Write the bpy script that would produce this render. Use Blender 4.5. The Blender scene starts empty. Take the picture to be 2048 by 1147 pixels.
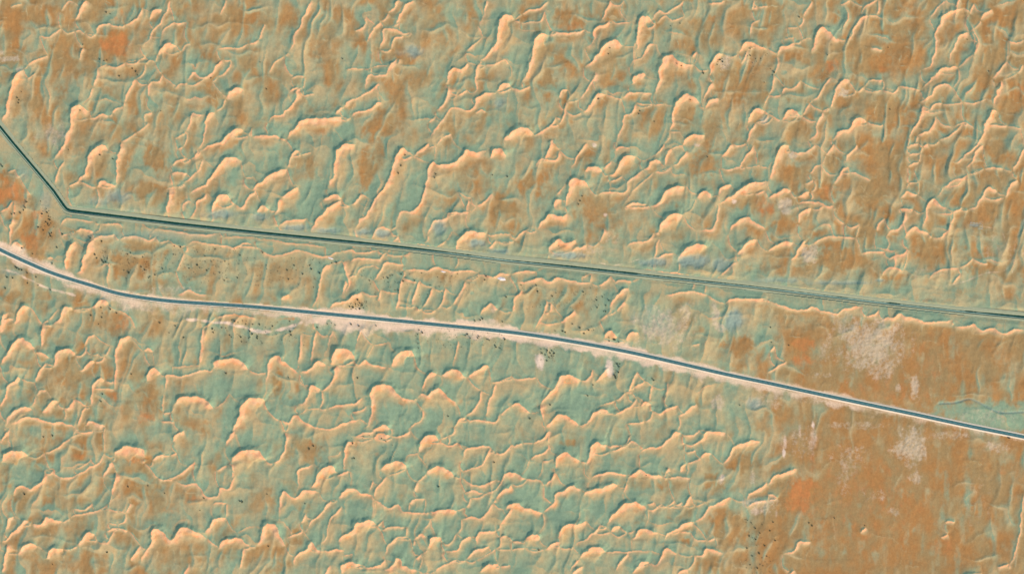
import bpy, bmesh, math, random
import numpy as np
from mathutils import Vector, Matrix

# ---------------------------------------------------------------- camera, sky, sun, exposure
# World: 1 unit = 1 m.  The photograph is a vertical view, about 1 m to a pixel of its 2048 x 1147.
S = bpy.context.scene
COL = S.collection
R = math.radians
W0, H0 = 2048.0, 1147.0
CAM_H = 5000.0
cam = bpy.data.cameras.new('camera')
cam.sensor_width = 36.0
cam.lens = 36.0 * CAM_H / W0
cam.clip_start = 10.0
cam.clip_end = 90000.0
cam_o = bpy.data.objects.new('camera', cam)
cam_o.location = (0, 0, CAM_H)
cam_o.rotation_euler = (0, 0, 0)
COL.objects.link(cam_o)
S.camera = cam_o

SUN_EL = R(30.0)
SUN_AZ = math.atan2(0.70, -0.71)          # from the lower right (clockwise from +Y)
world = bpy.data.worlds.new('World')
S.world = world
world.use_nodes = True
nt = world.node_tree
nt.nodes.clear()
sky = nt.nodes.new('ShaderNodeTexSky')
sky.sky_type = 'NISHITA'
sky.sun_disc = False
sky.sun_elevation = SUN_EL
sky.sun_rotation = SUN_AZ
sky.air_density = 1.0
sky.dust_density = 0.6
sky.ozone_density = 1.0
bg = nt.nodes.new('ShaderNodeBackground')
bg.inputs['Strength'].default_value = 0.15
out = nt.nodes.new('ShaderNodeOutputWorld')
nt.links.new(sky.outputs[0], bg.inputs[0])
nt.links.new(bg.outputs[0], out.inputs[0])

sun = bpy.data.lights.new('sun', 'SUN')
sun.energy = 3.0
sun.angle = R(0.5)
sun.color = (1.0, 0.72, 0.58)
sun_o = bpy.data.objects.new('sun', sun)
sd = Vector((math.sin(SUN_AZ) * math.cos(SUN_EL), math.cos(SUN_AZ) * math.cos(SUN_EL), math.sin(SUN_EL)))
sun_o.rotation_euler = (-sd).to_track_quat('-Z', 'Y').to_euler()
sun_o.location = sd * 3000
COL.objects.link(sun_o)

S.view_settings.view_transform = 'Standard'
S.view_settings.look = 'None'
S.view_settings.gamma = 1.0
S.view_settings.use_curve_mapping = False
S.view_settings.exposure = 0.43
S.render.engine = 'CYCLES'
S.cycles.max_bounces = 4
S.cycles.diffuse_bounces = 2

rng = np.random.default_rng(7)
random.seed(7)

# ---------------------------------------------------------------- map data (metres east / south of the north-west corner)
DUNE_TXT = '''
10 152 42 158 25 165 12 172 0
4 122 24 128 12 138 3 150 6
4 150 64 159 59 170 68
5 80 70 95 75 110 66 122 57
6 250 50 262 46 275 35 284 16
5 215 45 228 52 245 53
7 282 94 290 88 300 80 303 62 315 52 326 35 332 22 340 0
7 300 42 304 25 313 18 325 20
5 320 75 332 57 350 44 358 47 375 43
11 315 110 325 95 340 87 352 93
4 280 120 291 114
4 291 130 300 120 310 124
8 376 166 383 147 390 143 398 152 412 155 422 146 434 131 447 118
3 425 163 436 178 445 188
4 350 178 360 168 372 170
12 450 198 460 184 473 176 490 178
9 396 300 403 287 410 262 414 240 420 226 432 222
6 372 262 380 245 384 228 396 229 410 229
4 350 279 362 270 372 262
13 108 318 124 294 140 252 144 226 150 214 162 211 172 220 183 220
6 178 237 190 235 207 227 218 232
5 225 228 230 220 246 212
6 248 205 254 188 262 170 272 158
6 296 195 298 175 303 162 320 162 323 148
5 290 245 289 230 305 225
4 272 265 285 258 297 245
6 186 174 192 158 196 135
5 158 120 166 95
16 2 245 12 225 16 200 24 172 33 150 48 137
5 54 131 72 120 97 111
4 52 159 72 146
3 20 14 32 11 45 9
5 193 70 198 52 225 45
6 213 130 235 134 250 125
4 440 32 448 12 452 0
4 435 98 455 95 475 97 498 87
5 435 155 455 140 462 120
4 363 103 372 90 382 88
12 400 304 420 291 445 283 460 266 475 257 487 263
4 497 272 505 255
8 577 106 587 85 590 66 601 55 607 33 619 10 625 0
7 778 27 787 15 797 0
8 784 57 792 44 803 25 812 10 828 2
4 767 58 782 56 800 44
7 734 85 743 65 755 48 762 44
6 710 63 728 52 732 33
6 760 100 765 80 767 60 785 58 805 65 823 67
5 783 98 788 78 810 72
4 742 135 765 130 780 131 795 130
8 729 183 733 160 740 149 752 152 770 147 782 131 797 118
7 714 198 730 187 745 181 757 165
6 687 214 697 203 710 197
7 672 232 677 220 685 215
7 702 236 715 223 733 221 743 215 752 207 765 205
14 572 278 585 260 610 240 635 238 662 236 687 233
7 505 273 525 271 548 272 560 276
10 537 243 545 232 565 227 580 214 590 196 596 180 606 178
7 577 187 584 178 600 175
7 957 52 967 32 970 15 974 0
5 932 103 947 90 967 74
18 962 122 977 105 993 85 995 60 999 42 1008 33 1022 32 1030 40
5 970 132 990 127 1009 120 1020 130
9 892 170 897 150 909 135 922 140 935 125
9 872 222 884 211 895 195 896 172
8 859 286 863 270 874 252 885 240 900 217 917 215 932 222 947 215 955 195 970 187 994 185
8 944 195 952 175 951 150 956 125
5 915 192 934 180
8 993 185 1000 172 1012 166 1022 172
4 950 227 962 220 972 224
5 885 275 902 268
4 857 245 872 232
4 690 140 710 137 728 138
4 582 158 592 152 610 153
4 537 147 550 125 570 112
4 517 80 530 48
4 605 192 630 188
5 1043 28 1058 20 1078 17 1098 2
5 1040 46 1062 45 1082 42 1089 20
3 1042 60 1070 61
7 1105 63 1140 66 1170 60
14 1045 164 1056 142 1063 110 1070 80 1083 68 1098 71
5 1024 176 1042 180 1060 172
10 1168 96 1184 87 1188 60 1205 52 1222 42
8 1200 48 1208 32 1215 14 1222 0
5 1226 46 1245 45 1265 43
14 1272 103 1275 60 1281 40 1293 33 1304 40
5 1302 42 1318 20 1330 27 1350 15 1368 2
4 1312 48 1329 32 1346 40 1370 33
14 1168 134 1184 120 1197 108 1203 96 1215 85 1232 83 1247 92
9 1163 226 1179 215 1188 197 1198 187 1212 190
8 1158 200 1173 178 1187 160 1192 143
6 1118 197 1123 180 1135 180
7 1259 133 1268 121 1285 115 1296 93 1312 88
9 1261 172 1268 156 1284 148 1292 152
6 1244 200 1256 186 1280 185 1305 187
7 1231 283 1244 255 1247 232 1262 225 1272 205
16 1308 190 1316 162 1319 137 1328 116 1344 112 1363 125 1387 130
6 1381 117 1393 103
3 1350 106 1380 112
4 1306 210 1330 207
13 1341 265 1346 225 1356 200 1374 189 1390 196 1400 210
11 1418 150 1424 125 1434 107 1446 108
8 1403 207 1414 182 1424 165
8 1408 217 1421 201 1438 197
9 1478 108 1486 90 1500 84 1520 92 1535 97
5 1480 128 1490 113 1494 100
10 1496 250 1500 228 1514 217 1530 222
6 1492 287 1500 262 1512 245
10 1365 290 1372 277 1390 269 1410 270
4 1340 263 1360 265
15 1008 282 1020 268 1036 256 1055 257 1066 268
6 1070 272 1085 260 1100 252 1112 235
5 1117 250 1128 228 1133 205
4 1499 80 1502 50 1520 38
5 1504 22 1508 0
4 1515 14 1536 12
5 1415 5 1435 7 1450 0
5 1220 8 1238 10 1248 0
7 1553 112 1560 97 1570 92 1588 86
4 1602 82 1613 76 1627 80
12 1622 107 1628 85 1634 66 1644 57 1656 61 1668 77 1682 79
8 1690 80 1702 72 1710 55 1722 34 1738 30
5 1721 35 1728 15 1745 4 1755 0
4 1738 33 1752 31 1766 38
5 1606 35 1614 18 1624 2
4 1680 10 1700 1
6 1859 38 1868 22 1880 12 1892 0
11 1842 140 1858 133 1864 117 1871 95 1869 70 1878 52 1888 28 1908 20 1928 18
6 1908 20 1913 5 1920 0
5 1938 28 1948 5
8 1896 132 1903 105 1911 86 1918 72 1938 65
8 1840 180 1856 164 1871 150 1882 138 1898 134 1914 136
7 1838 206 1858 194 1873 173 1888 168 1906 176
9 1816 275 1829 255 1841 232 1844 212
6 1858 219 1870 208 1884 208
6 1834 272 1848 263 1863 257 1871 232
13 1950 300 1965 265 1976 235 1984 221 1997 224
10 1983 218 1992 186 2004 162
7 1961 42 1971 25 1984 20
5 2014 82 2034 86 2048 80
5 1878 282 1900 270 1926 247
4 1904 255 1928 244 1950 258
5 2016 252 2042 257
5 1624 201 1636 192 1648 170 1664 155
9 1658 217 1668 192 1676 172 1687 160 1698 163
5 1562 190 1570 176 1584 178 1602 162
5 1538 190 1544 170 1547 150
10 1563 243 1575 221 1588 221 1604 233
4 1536 228 1562 242
5 1606 230 1618 205
8 1616 282 1630 272 1632 250 1645 222
12 1664 280 1677 265 1696 260 1709 242 1720 235 1733 243
5 1736 248 1768 250
5 1714 185 1728 175
5 1738 160 1765 161
5 1740 95 1765 100
5 1764 180 1786 185 1798 172
5 1926 205 1950 206 1972 196
4 1575 55 1596 55
4 1566 78 1588 76
6 1946 108 1955 85
6 1984 158 2000 138 2012 122
5 2034 148 2046 130
14 153 366 168 348 177 325 185 302 197 292 210 291 220 301
5 138 372 158 362
8 193 376 200 364 212 362 232 372
10 233 368 233 340 236 312 242 297 243 285
5 108 368 117 340 128 322
13 334 428 338 400 341 378
6 335 377 352 374
7 342 347 360 343 374 347
6 345 331 353 321 372 316
7 370 367 382 354 398 340 406 318
5 355 298 366 294
6 382 320 398 303
13 377 388 395 377 410 369 422 353 437 334 450 319 468 315 484 322
4 490 354 508 353
8 380 437 390 420 393 404 404 397 416 386
5 364 422 368 407 377 401 385 405
13 423 428 428 407 437 392 450 388 462 398
8 470 408 482 414 495 398 512 378
4 145 414 175 418 225 423 280 427
3 370 444 450 447
4 118 455 127 440 145 436 165 440 190 443
8 150 464 160 458 178 459 188 465
6 190 474 207 471 232 470
4 200 448 235 447 245 455
6 238 480 250 473 272 472 298 479 312 474
5 300 468 313 458 335 459 360 464 390 468 425 468 440 464
4 445 474 475 472 512 475
5 372 492 388 482 410 486 445 490 470 494 488 486 512 490
4 320 485 338 480
14 128 543 133 512 142 492 155 482
16 152 548 162 535 172 505 186 478
6 122 478 127 470 137 467
9 18 490 20 465 26 435
7 20 492 33 484 48 490
8 93 520 100 513 107 518
3 15 344 32 339
3 40 355 52 375 62 390
6 0 424 15 415 28 400
4 353 542 360 525 370 505
12 500 384 512 372 524 362 545 350 562 340 575 337
7 574 335 583 312 590 300 600 302
4 602 310 622 304
12 560 397 577 384 597 374
9 548 428 556 410 562 397
10 512 424 520 412 530 410 539 420
6 556 452 572 442 592 439 614 437
14 655 378 667 352 670 325 675 302 692 289 712 290
12 622 464 632 442 652 422 675 404 684 399
9 642 402 655 394 672 389 684 396
7 700 412 715 400 722 385
4 726 425 737 395
14 708 460 720 440 735 427 752 395 773 372 784 340 794 310 804 297 817 303 826 312
7 826 312 842 300 858 287
5 855 298 872 291
13 793 453 797 430 806 420 824 424 838 412 849 380 858 340 866 325 880 330 902 329 922 314 934 300 957 306 977 298
10 980 318 986 302 1000 299 1015 312
3 915 382 930 392 942 396
7 894 430 902 424 925 425 938 422
6 932 424 936 400
6 952 412 970 402 985 387
8 856 470 860 452 868 441 885 440 897 428
5 783 488 797 472
6 742 478 751 460 765 453 782 460
13 907 503 914 487 925 470 942 463 974 467
4 977 472 1000 467 1022 468
5 977 497 992 482
5 822 495 842 487 867 497
4 892 480 904 462
5 512 494 540 510 570 507 592 500 617 505 652 512 682 501
4 512 480 537 478 575 485 612 487 652 494
5 683 503 702 499 720 504 755 500
6 697 525 712 517 737 517 760 518 766 508 775 505
4 777 510 807 511
6 747 560 760 540 768 527 790 525 807 532
3 713 550 722 535 750 530
6 807 541 835 538 855 540 872 534 902 542 937 540 957 545
6 960 548 987 552 1002 545 1022 550
7 620 616 632 601 636 580 640 557 648 537 665 526
9 690 590 697 560 690 540 684 520
10 1083 325 1095 308 1100 290 1104 280
6 1069 335 1082 317 1100 320 1112 318 1120 300
7 1142 340 1149 322 1160 302 1174 285
12 1130 412 1136 385 1142 362 1155 358 1170 363 1177 375
9 1107 420 1110 402 1124 400
5 1111 395 1122 380 1134 362
10 1168 345 1177 335 1192 333 1205 344
6 1204 338 1224 322
12 1217 352 1231 342 1239 324 1257 312 1274 314
7 1228 302 1239 294 1259 297
7 1301 315 1319 302 1329 287
6 1194 392 1209 384 1249 383 1256 362 1272 352 1285 338
9 1289 340 1302 325 1312 318 1323 325
4 1259 387 1284 365 1309 345
4 1219 364 1246 352
4 1282 320 1297 319
8 1344 334 1359 320 1374 300
9 1329 332 1332 307 1342 297
9 1444 314 1454 300 1464 287
8 1439 337 1471 337 1487 320 1500 300 1508 290
4 1491 335 1520 331
7 1249 417 1257 409 1276 405 1294 409
14 1301 415 1317 404 1331 384 1352 374 1372 371
5 1256 415 1284 414 1303 415
10 1392 397 1402 385 1414 382 1424 392
9 1439 392 1441 377 1454 369 1464 374
13 1432 408 1460 394 1482 379 1500 367 1535 363
6 1509 387 1529 382
16 1319 465 1322 450 1330 437 1344 429 1359 428 1369 434
5 1308 520 1311 497 1317 475
11 1074 462 1081 447 1094 434 1107 428 1124 434 1134 424
5 1029 482 1040 467 1058 457
6 1394 462 1409 459 1427 456 1434 427 1438 407
8 1456 467 1466 450 1481 439 1497 436 1514 447 1532 460
12 1474 510 1484 492 1500 480 1514 479
14 1357 524 1361 507 1376 494 1402 488 1416 495
6 1307 517 1332 507 1349 507
13 1097 509 1101 490 1117 479 1134 485 1154 478
7 1142 502 1157 494 1174 489
7 1199 484 1209 457
6 1252 494 1262 484 1294 482 1309 465
5 1441 550 1459 532 1476 524
6 1284 539 1312 541 1345 545 1375 548
6 1022 550 1040 542 1074 542
7 1029 565 1054 562 1079 556 1099 562 1122 554 1144 562 1184 566
6 1197 572 1212 560 1222 552
5 1229 567 1237 560 1264 562
4 1164 553 1180 547
4 1387 560 1400 553 1412 560
14 1538 362 1545 338 1552 312 1563 292 1577 290
6 1580 303 1610 305 1630 288
7 1651 312 1660 300 1668 287
9 1691 322 1700 304 1715 290
6 1618 347 1629 334 1642 329
6 1607 368 1628 360
7 1668 369 1677 354 1687 335 1698 334
9 1536 394 1556 385 1568 377 1582 382
9 1594 395 1611 384 1622 385
6 1594 409 1609 403 1637 405 1658 413 1668 408
8 1596 447 1599 427 1609 419 1624 418
8 1536 504 1549 492 1564 484 1588 485
8 1582 522 1592 507 1606 483 1613 485
5 1622 490 1642 477 1664 472 1690 473 1712 475
5 1690 448 1702 455 1718 446
5 1722 507 1746 502 1770 502
5 1698 345 1716 348 1741 360
5 1752 462 1757 445 1770 437
6 1772 520 1788 512 1806 507 1815 497
8 1771 472 1781 460 1796 457 1806 440 1811 422
7 1806 477 1816 462 1829 453 1839 460 1858 467
9 1842 460 1849 440 1852 417 1859 402 1869 397 1877 407 1896 417
7 1864 474 1879 477 1894 462 1901 447
5 1906 422 1924 416
8 1936 420 1951 412 1964 390 1976 375 1994 385
6 1886 375 1903 362 1921 357 1936 350
7 1908 330 1926 315 1941 300 1960 285
7 1931 335 1946 322 1951 302 1966 292
8 2008 395 2016 375 2033 358
8 2024 342 2034 325 2044 302 2050 290
5 1816 312 1826 307 1840 307
6 1816 335 1824 327 1838 325
4 1816 365 1838 364
7 1801 397 1811 380 1820 385 1836 390
7 1799 417 1816 416 1825 420
6 1844 295 1856 287
5 1814 297 1824 288 1838 287
6 1764 550 1772 537 1789 533 1806 542
5 1856 557 1869 545 1884 537 1918 536
5 1904 567 1921 547
4 1946 515 1961 525 1976 527
5 1968 337 1986 334 2008 338
9 183 615 197 605 207 600 216 609
4 232 619 250 625 265 640 272 656
12 30 650 36 628 46 613 60 612
12 0 668 5 632 18 624
9 103 650 120 638 126 620 140 613 146 620
9 82 700 83 672 84 648
4 97 640 108 627 118 617
5 170 692 174 677 190 668
10 229 778 232 725 235 690 246 675 262 675
4 210 712 222 690
12 0 728 15 708 28 686 40 676 55 681 70 697
7 72 707 85 703 100 716
11 105 736 113 709 125 699 142 697 150 709
8 160 741 175 729 183 720 190 724
4 183 708 198 708
5 152 712 163 709 172 698
8 287 702 297 695 306 703
10 293 765 297 745 305 737 315 737 321 748
6 327 787 332 764 335 749 360 752 382 746 400 739 425 741
4 345 733 362 732 390 729
10 400 728 402 695 405 656
14 425 737 430 724 447 718 472 718 487 726 497 739
14 348 812 355 799 370 792 395 791 412 799 428 819
5 430 816 445 804 460 785
8 181 814 185 776 195 757 212 759
9 0 814 8 799 15 774 28 762 35 753 43 757
6 70 764 78 745 92 725
6 72 792 80 779 95 782
11 83 827 95 812 107 800 117 804
10 10 852 18 832 32 819 52 812 66 820
7 20 854 38 839 55 833 78 837 107 844 130 845 155 857
6 128 816 140 814 150 797
6 155 852 160 834 172 810
10 170 852 180 842 195 844 210 852
20 460 866 476 838 480 827 481 811 490 802 503 796 513 794 525 797 531 801
4 534 819 545 830 558 839
6 562 838 578 845 587 831 597 827
6 355 590 375 579 390 584 415 589
5 325 824 342 824
5 322 842 350 842
6 432 634 465 628 512 634
10 560 601 567 592 580 588
10 655 619 672 604 697 599 712 589 724 583
7 684 597 687 575 690 560
7 960 629 970 614 982 606 997 619
7 830 612 842 620
5 755 602 762 579
6 792 620 800 574 806 555
6 822 610 830 585 838 560
5 845 615 858 590 866 574
5 872 620 885 600 890 574
6 905 610 920 585 930 560
10 532 771 534 744 542 717 557 711 567 721 582 733 599 746
8 600 746 620 736 637 722 654 731
18 660 731 664 714 674 699 692 696 707 709 709 720
10 640 781 657 771 668 750 674 730
9 594 809 607 806 616 787 622 773 632 770 642 780
7 712 733 732 720 742 727 775 735
15 782 734 790 714 800 702 825 701 828 713
8 842 786 850 759 860 746 874 748
11 882 752 897 741 912 739 934 753
10 934 754 952 741 970 730 978 736
13 726 862 736 846 742 831 743 811 741 784 749 773 761 769 773 769 784 773 790 783 804 794 818 798 834 802
11 834 797 840 787 857 789 872 775 881 776 892 789 906 801 915 808
5 816 862 825 848 842 838 846 818
14 742 860 753 855 763 850 773 849 783 856
7 652 816 682 809 712 804 727 791
3 612 816 640 816
8 577 847 592 829 607 841 627 852 660 858 687 845 720 836
5 704 826 720 821 735 811
6 932 831 947 819 957 800 962 780
6 970 834 977 806 987 780 992 765
6 907 852 922 834 932 836
5 934 842 962 839 990 844 1000 829
6 982 764 1002 760 1024 750
6 597 730 600 690 603 665
6 622 725 625 690 632 660
6 648 715 655 690 665 660
6 710 705 714 680 722 655
4 747 689 780 684
4 905 735 912 700 916 680
8 1024 624 1029 597 1046 579
7 1069 659 1079 639 1089 619 1092 600
6 1098 625 1102 604
9 1120 645 1140 630 1148 620
9 1219 616 1227 597 1237 584 1257 576
7 1231 622 1249 602
5 1199 639 1214 627
10 1206 678 1212 666 1222 660 1237 674
8 1251 682 1257 667 1277 664
6 1329 591 1359 585 1382 581 1414 589
7 1449 606 1467 597 1500 597 1535 598
4 1384 690 1400 687
6 1024 757 1047 756 1074 753
14 1076 808 1086 799 1098 788 1107 776 1114 764 1120 755 1128 749 1138 748 1144 752 1153 758 1160 760
6 1160 760 1174 759 1182 748 1185 738
9 1086 840 1082 822 1078 808
10 1190 764 1205 747 1218 735
10 1090 855 1102 842 1117 829 1132 828 1142 837 1159 851
8 1159 851 1172 846 1187 824 1209 817 1224 826
6 1230 826 1257 814 1274 797
5 1197 812 1217 805 1232 800
6 1256 787 1264 762 1274 742
6 1269 774 1289 759
4 1250 784 1264 784
10 1279 812 1289 804 1302 809
7 1304 822 1319 826 1334 816 1357 811
7 1357 832 1374 819 1394 806
9 1020 812 1036 805 1049 816 1062 826
5 1254 846 1289 843
5 1298 805 1302 770
5 1330 790 1335 765
7 1536 600 1566 611 1593 619 1613 618 1628 614 1646 621 1671 626 1686 618 1706 614 1726 611
5 1731 632 1748 629 1758 617
8 1758 644 1776 634 1791 634 1801 626 1809 633 1824 634 1846 643 1874 642 1906 640
8 1908 649 1926 652 1946 648 1961 658 1986 656 2004 666 2024 660 2048 657
5 1536 744 1551 734 1574 722
5 1538 704 1550 690
8 0 885 10 870 20 858
5 150 860 170 864 188 860
14 4 925 8 912 20 903 47 901 54 910
5 90 905 112 897 140 875
10 25 990 32 975 45 971 62 974 82 962 90 946
7 88 940 105 936 115 950 132 955 155 947 185 932 200 920 210 907
4 150 938 175 925 183 915
4 209 905 208 880 207 860
18 228 912 233 902 247 893 265 892 287 897 290 915
9 207 955 215 935 226 922
9 222 990 228 967 235 945
4 290 925 302 937 315 955
7 315 955 332 959 355 950 370 940 390 920
7 305 922 315 910 328 907
5 340 910 353 905
6 345 960 372 968 390 965 398 970 412 990 435 991 440 975 448 977 460 972 470 947
5 432 940 455 930
9 346 885 353 868 367 860
9 450 892 458 872 468 860
19 462 922 470 910 490 899 512 898 527 908 532 920
7 464 955 466 940 463 925
4 425 1010 432 1004 455 1005
10 410 1070 420 1050 430 1035 452 1034
14 279 1127 292 1100 302 1085 304 1065 312 1055 327 1060 335 1077 348 1077 360 1057 370 1052 392 1062 415 1075
10 260 1122 270 1105 282 1092
9 433 1097 447 1082 465 1076 482 1077 500 1092
6 478 1137 484 1110 487 1095
11 155 1090 165 1075 180 1062 192 1070
5 195 1080 212 1085 222 1072 228 1060
6 212 1062 230 1055 258 1060
11 35 1107 47 1092 62 1085 75 1090
12 90 1117 100 1100 112 1094 127 1097
9 2 1085 15 1075 32 1060 45 1040 57 1042
8 12 1062 18 1037 30 1030
9 62 1047 87 1045 92 1036 112 1037 125 1045
5 140 1035 152 1027 175 1025 200 1017 217 1007
5 148 1017 172 1017 185 1005
9 5 1147 10 1110 15 1085
5 217 1017 237 1020
4 217 1045 235 1047
6 252 1025 262 1005
4 348 1050 360 1039 377 1037
4 475 1065 490 1055 512 1050
8 547 927 560 917 569 892 572 862
4 655 912 672 910 687 895
6 707 875 727 865 750 862
10 747 875 765 866 782 870
7 785 875 807 870 822 860
9 687 945 689 910 694 885 712 882
6 672 950 685 945 700 942
7 592 985 597 967 594 942 607 935 627 925
14 617 977 629 965 642 940 654 931 667 932 674 945
8 559 1035 560 1000 567 982 577 987 590 995 607 980 624 980 639 985
5 550 1042 569 1042
9 674 1000 684 985 694 974 712 975 720 982 744 990
6 744 995 762 1005 780 1015 795 1008 807 1020 832 1024 857 1025
9 857 1025 874 1020 894 1017 914 1020
6 747 995 755 972 775 950
5 738 980 745 960
13 760 940 772 927 790 921 807 925 814 935
5 807 925 817 908 835 908
15 838 905 840 885 852 872 867 870 879 880
5 882 885 900 890 917 884
4 882 876 897 872
11 852 947 862 937 877 932 892 937 907 952
7 922 942 947 935 964 927 974 910 982 895
6 924 920 932 897 954 892 979 892 987 905
6 990 902 1007 905 1022 888
6 922 955 947 968 970 968 992 957
6 927 985 947 980 967 985
6 970 987 992 975 1005 957 1010 947 1024 945
5 932 1015 942 995
6 922 1037 942 1032 962 1035 977 1020 987 1005
10 990 997 1002 982 1024 968
8 1000 1047 1010 1032 1024 1015
6 817 1007 827 997 850 996
6 829 985 834 962
14 678 1085 680 1076 687 1069 698 1065 705 1059 710 1049 720 1042 735 1040 745 1042 752 1049
4 753 1052 767 1040
6 769 1110 773 1095 785 1080 799 1072 817 1073
3 822 1078 825 1095
14 512 1092 522 1072 527 1052 539 1046 552 1052 560 1070 572 1092
5 572 1075 590 1067 607 1062
7 640 1087 652 1075 657 1040 672 1025 684 1010
7 614 1055 622 1042 640 1027 652 1012 664 998
6 602 1045 612 1025
10 584 1127 594 1110 614 1095 624 1082 634 1097 647 1101
7 649 1102 667 1098 687 1097
10 680 1147 687 1127 702 1122 724 1128
5 687 1108 707 1107
7 727 1134 752 1130 774 1118
10 765 1140 784 1134 790 1117 802 1117 810 1132 837 1140
7 827 1080 842 1065 854 1075
5 848 1057 862 1037
10 854 1097 862 1077 872 1071 882 1073
6 830 1117 845 1105
7 889 1100 912 1100 927 1077 944 1070
6 869 1142 884 1130 914 1117
7 932 1120 947 1102 979 1092
4 952 1120 992 1097
7 952 1090 957 1065 994 1060
12 959 1142 972 1130 997 1125
6 1000 1132 1022 1130
7 1000 1072 1015 1070
4 884 1083 897 1088 914 1065
5 762 1060 782 1052 812 1052
5 1024 892 1046 884
8 1066 885 1086 875 1100 862
6 1059 917 1069 910 1091 902 1096 887
11 1109 935 1114 915 1124 905 1134 903 1146 912 1161 922
5 1084 922 1109 917
12 1171 930 1179 910 1182 892 1194 883 1206 889 1216 890
6 1221 902 1244 892 1264 882 1279 890
5 1216 889 1249 887 1262 868
9 1279 905 1291 895 1319 892 1336 877 1354 862 1364 867
6 1366 872 1384 868 1399 860
8 1369 889 1386 888 1401 878 1414 863 1454 865
5 1371 905 1391 900
8 1401 914 1412 905 1424 907
9 1444 932 1454 920 1466 895 1484 885 1521 879
10 1010 950 1022 946 1037 947 1051 956
5 1054 958 1074 957 1084 963
8 1089 970 1101 957 1111 945
7 1179 962 1184 952 1214 945 1234 943 1254 949
9 1256 955 1269 945 1281 939 1299 947 1326 952
6 1336 957 1351 952 1381 954
8 1331 945 1336 932
8 1359 947 1364 930 1374 927
12 1166 990 1172 982 1199 975 1224 966 1236 972
5 1246 985 1254 965
9 1086 1025 1106 1007 1111 987 1129 980 1141 971 1164 977
12 1008 1017 1024 1006 1039 1005 1056 1015 1086 1025
13 1213 1053 1220 1033 1232 1021 1241 1014 1251 1007 1265 1003 1275 1003 1283 1008 1295 1018
5 1295 1018 1304 1020 1314 1014 1324 1006
6 1294 1010 1309 1003
4 1334 1012 1349 1000
6 1350 1010 1364 1003
8 1364 1013 1374 1000 1384 992
4 1391 1010 1414 1003
8 1389 1042 1409 1030 1416 1012 1439 1005 1449 996 1464 996
9 1329 1082 1339 1062 1356 1055 1374 1042 1386 1045
4 1359 1062 1381 1064
11 1114 1080 1121 1060 1131 1047 1149 1047 1174 1041
10 1088 1097 1099 1087 1119 1085
8 1149 1092 1159 1080 1179 1072 1196 1055 1200 1047
5 1121 1094 1146 1095
14 1050 1082 1059 1070 1074 1069 1081 1080
5 1024 1097 1049 1094
5 1024 1082 1044 1081
11 1159 1116 1171 1102 1186 1094 1204 1095 1212 1102
5 1209 1102 1244 1102 1274 1101 1301 1100
7 1139 1142 1154 1117
7 1219 1062 1229 1052 1241 1052
5 1254 1065 1269 1059
9 1264 1080 1281 1057 1299 1060 1316 1064
11 1264 1147 1276 1127 1286 1120 1297 1125
8 1297 1128 1316 1125 1326 1102 1336 1097 1354 1105
7 1231 1140 1244 1117 1256 1102
7 1389 1110 1404 1107 1414 1095 1429 1100 1446 1105
5 1414 1080 1431 1075
10 1352 1147 1361 1140 1376 1138
10 1144 1147 1156 1135 1166 1132
7 1491 1000 1499 985 1516 980 1535 962
6 1496 1015 1509 1003 1534 1000
8 1536 970 1546 952 1564 947 1576 940 1594 937
6 1536 990 1546 987 1556 995
7 1566 1107 1586 1100 1598 1082 1624 1082
7 1576 1147 1591 1139
6 1720 1065 1732 1053
5 1890 1045 1897 1040 1910 1042
6 1882 1074 1895 1066
7 2016 1137 2027 1110 2034 1082 2039 1060 2043 1022 2048 985
6 1994 1133 2018 1128
'''
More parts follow.
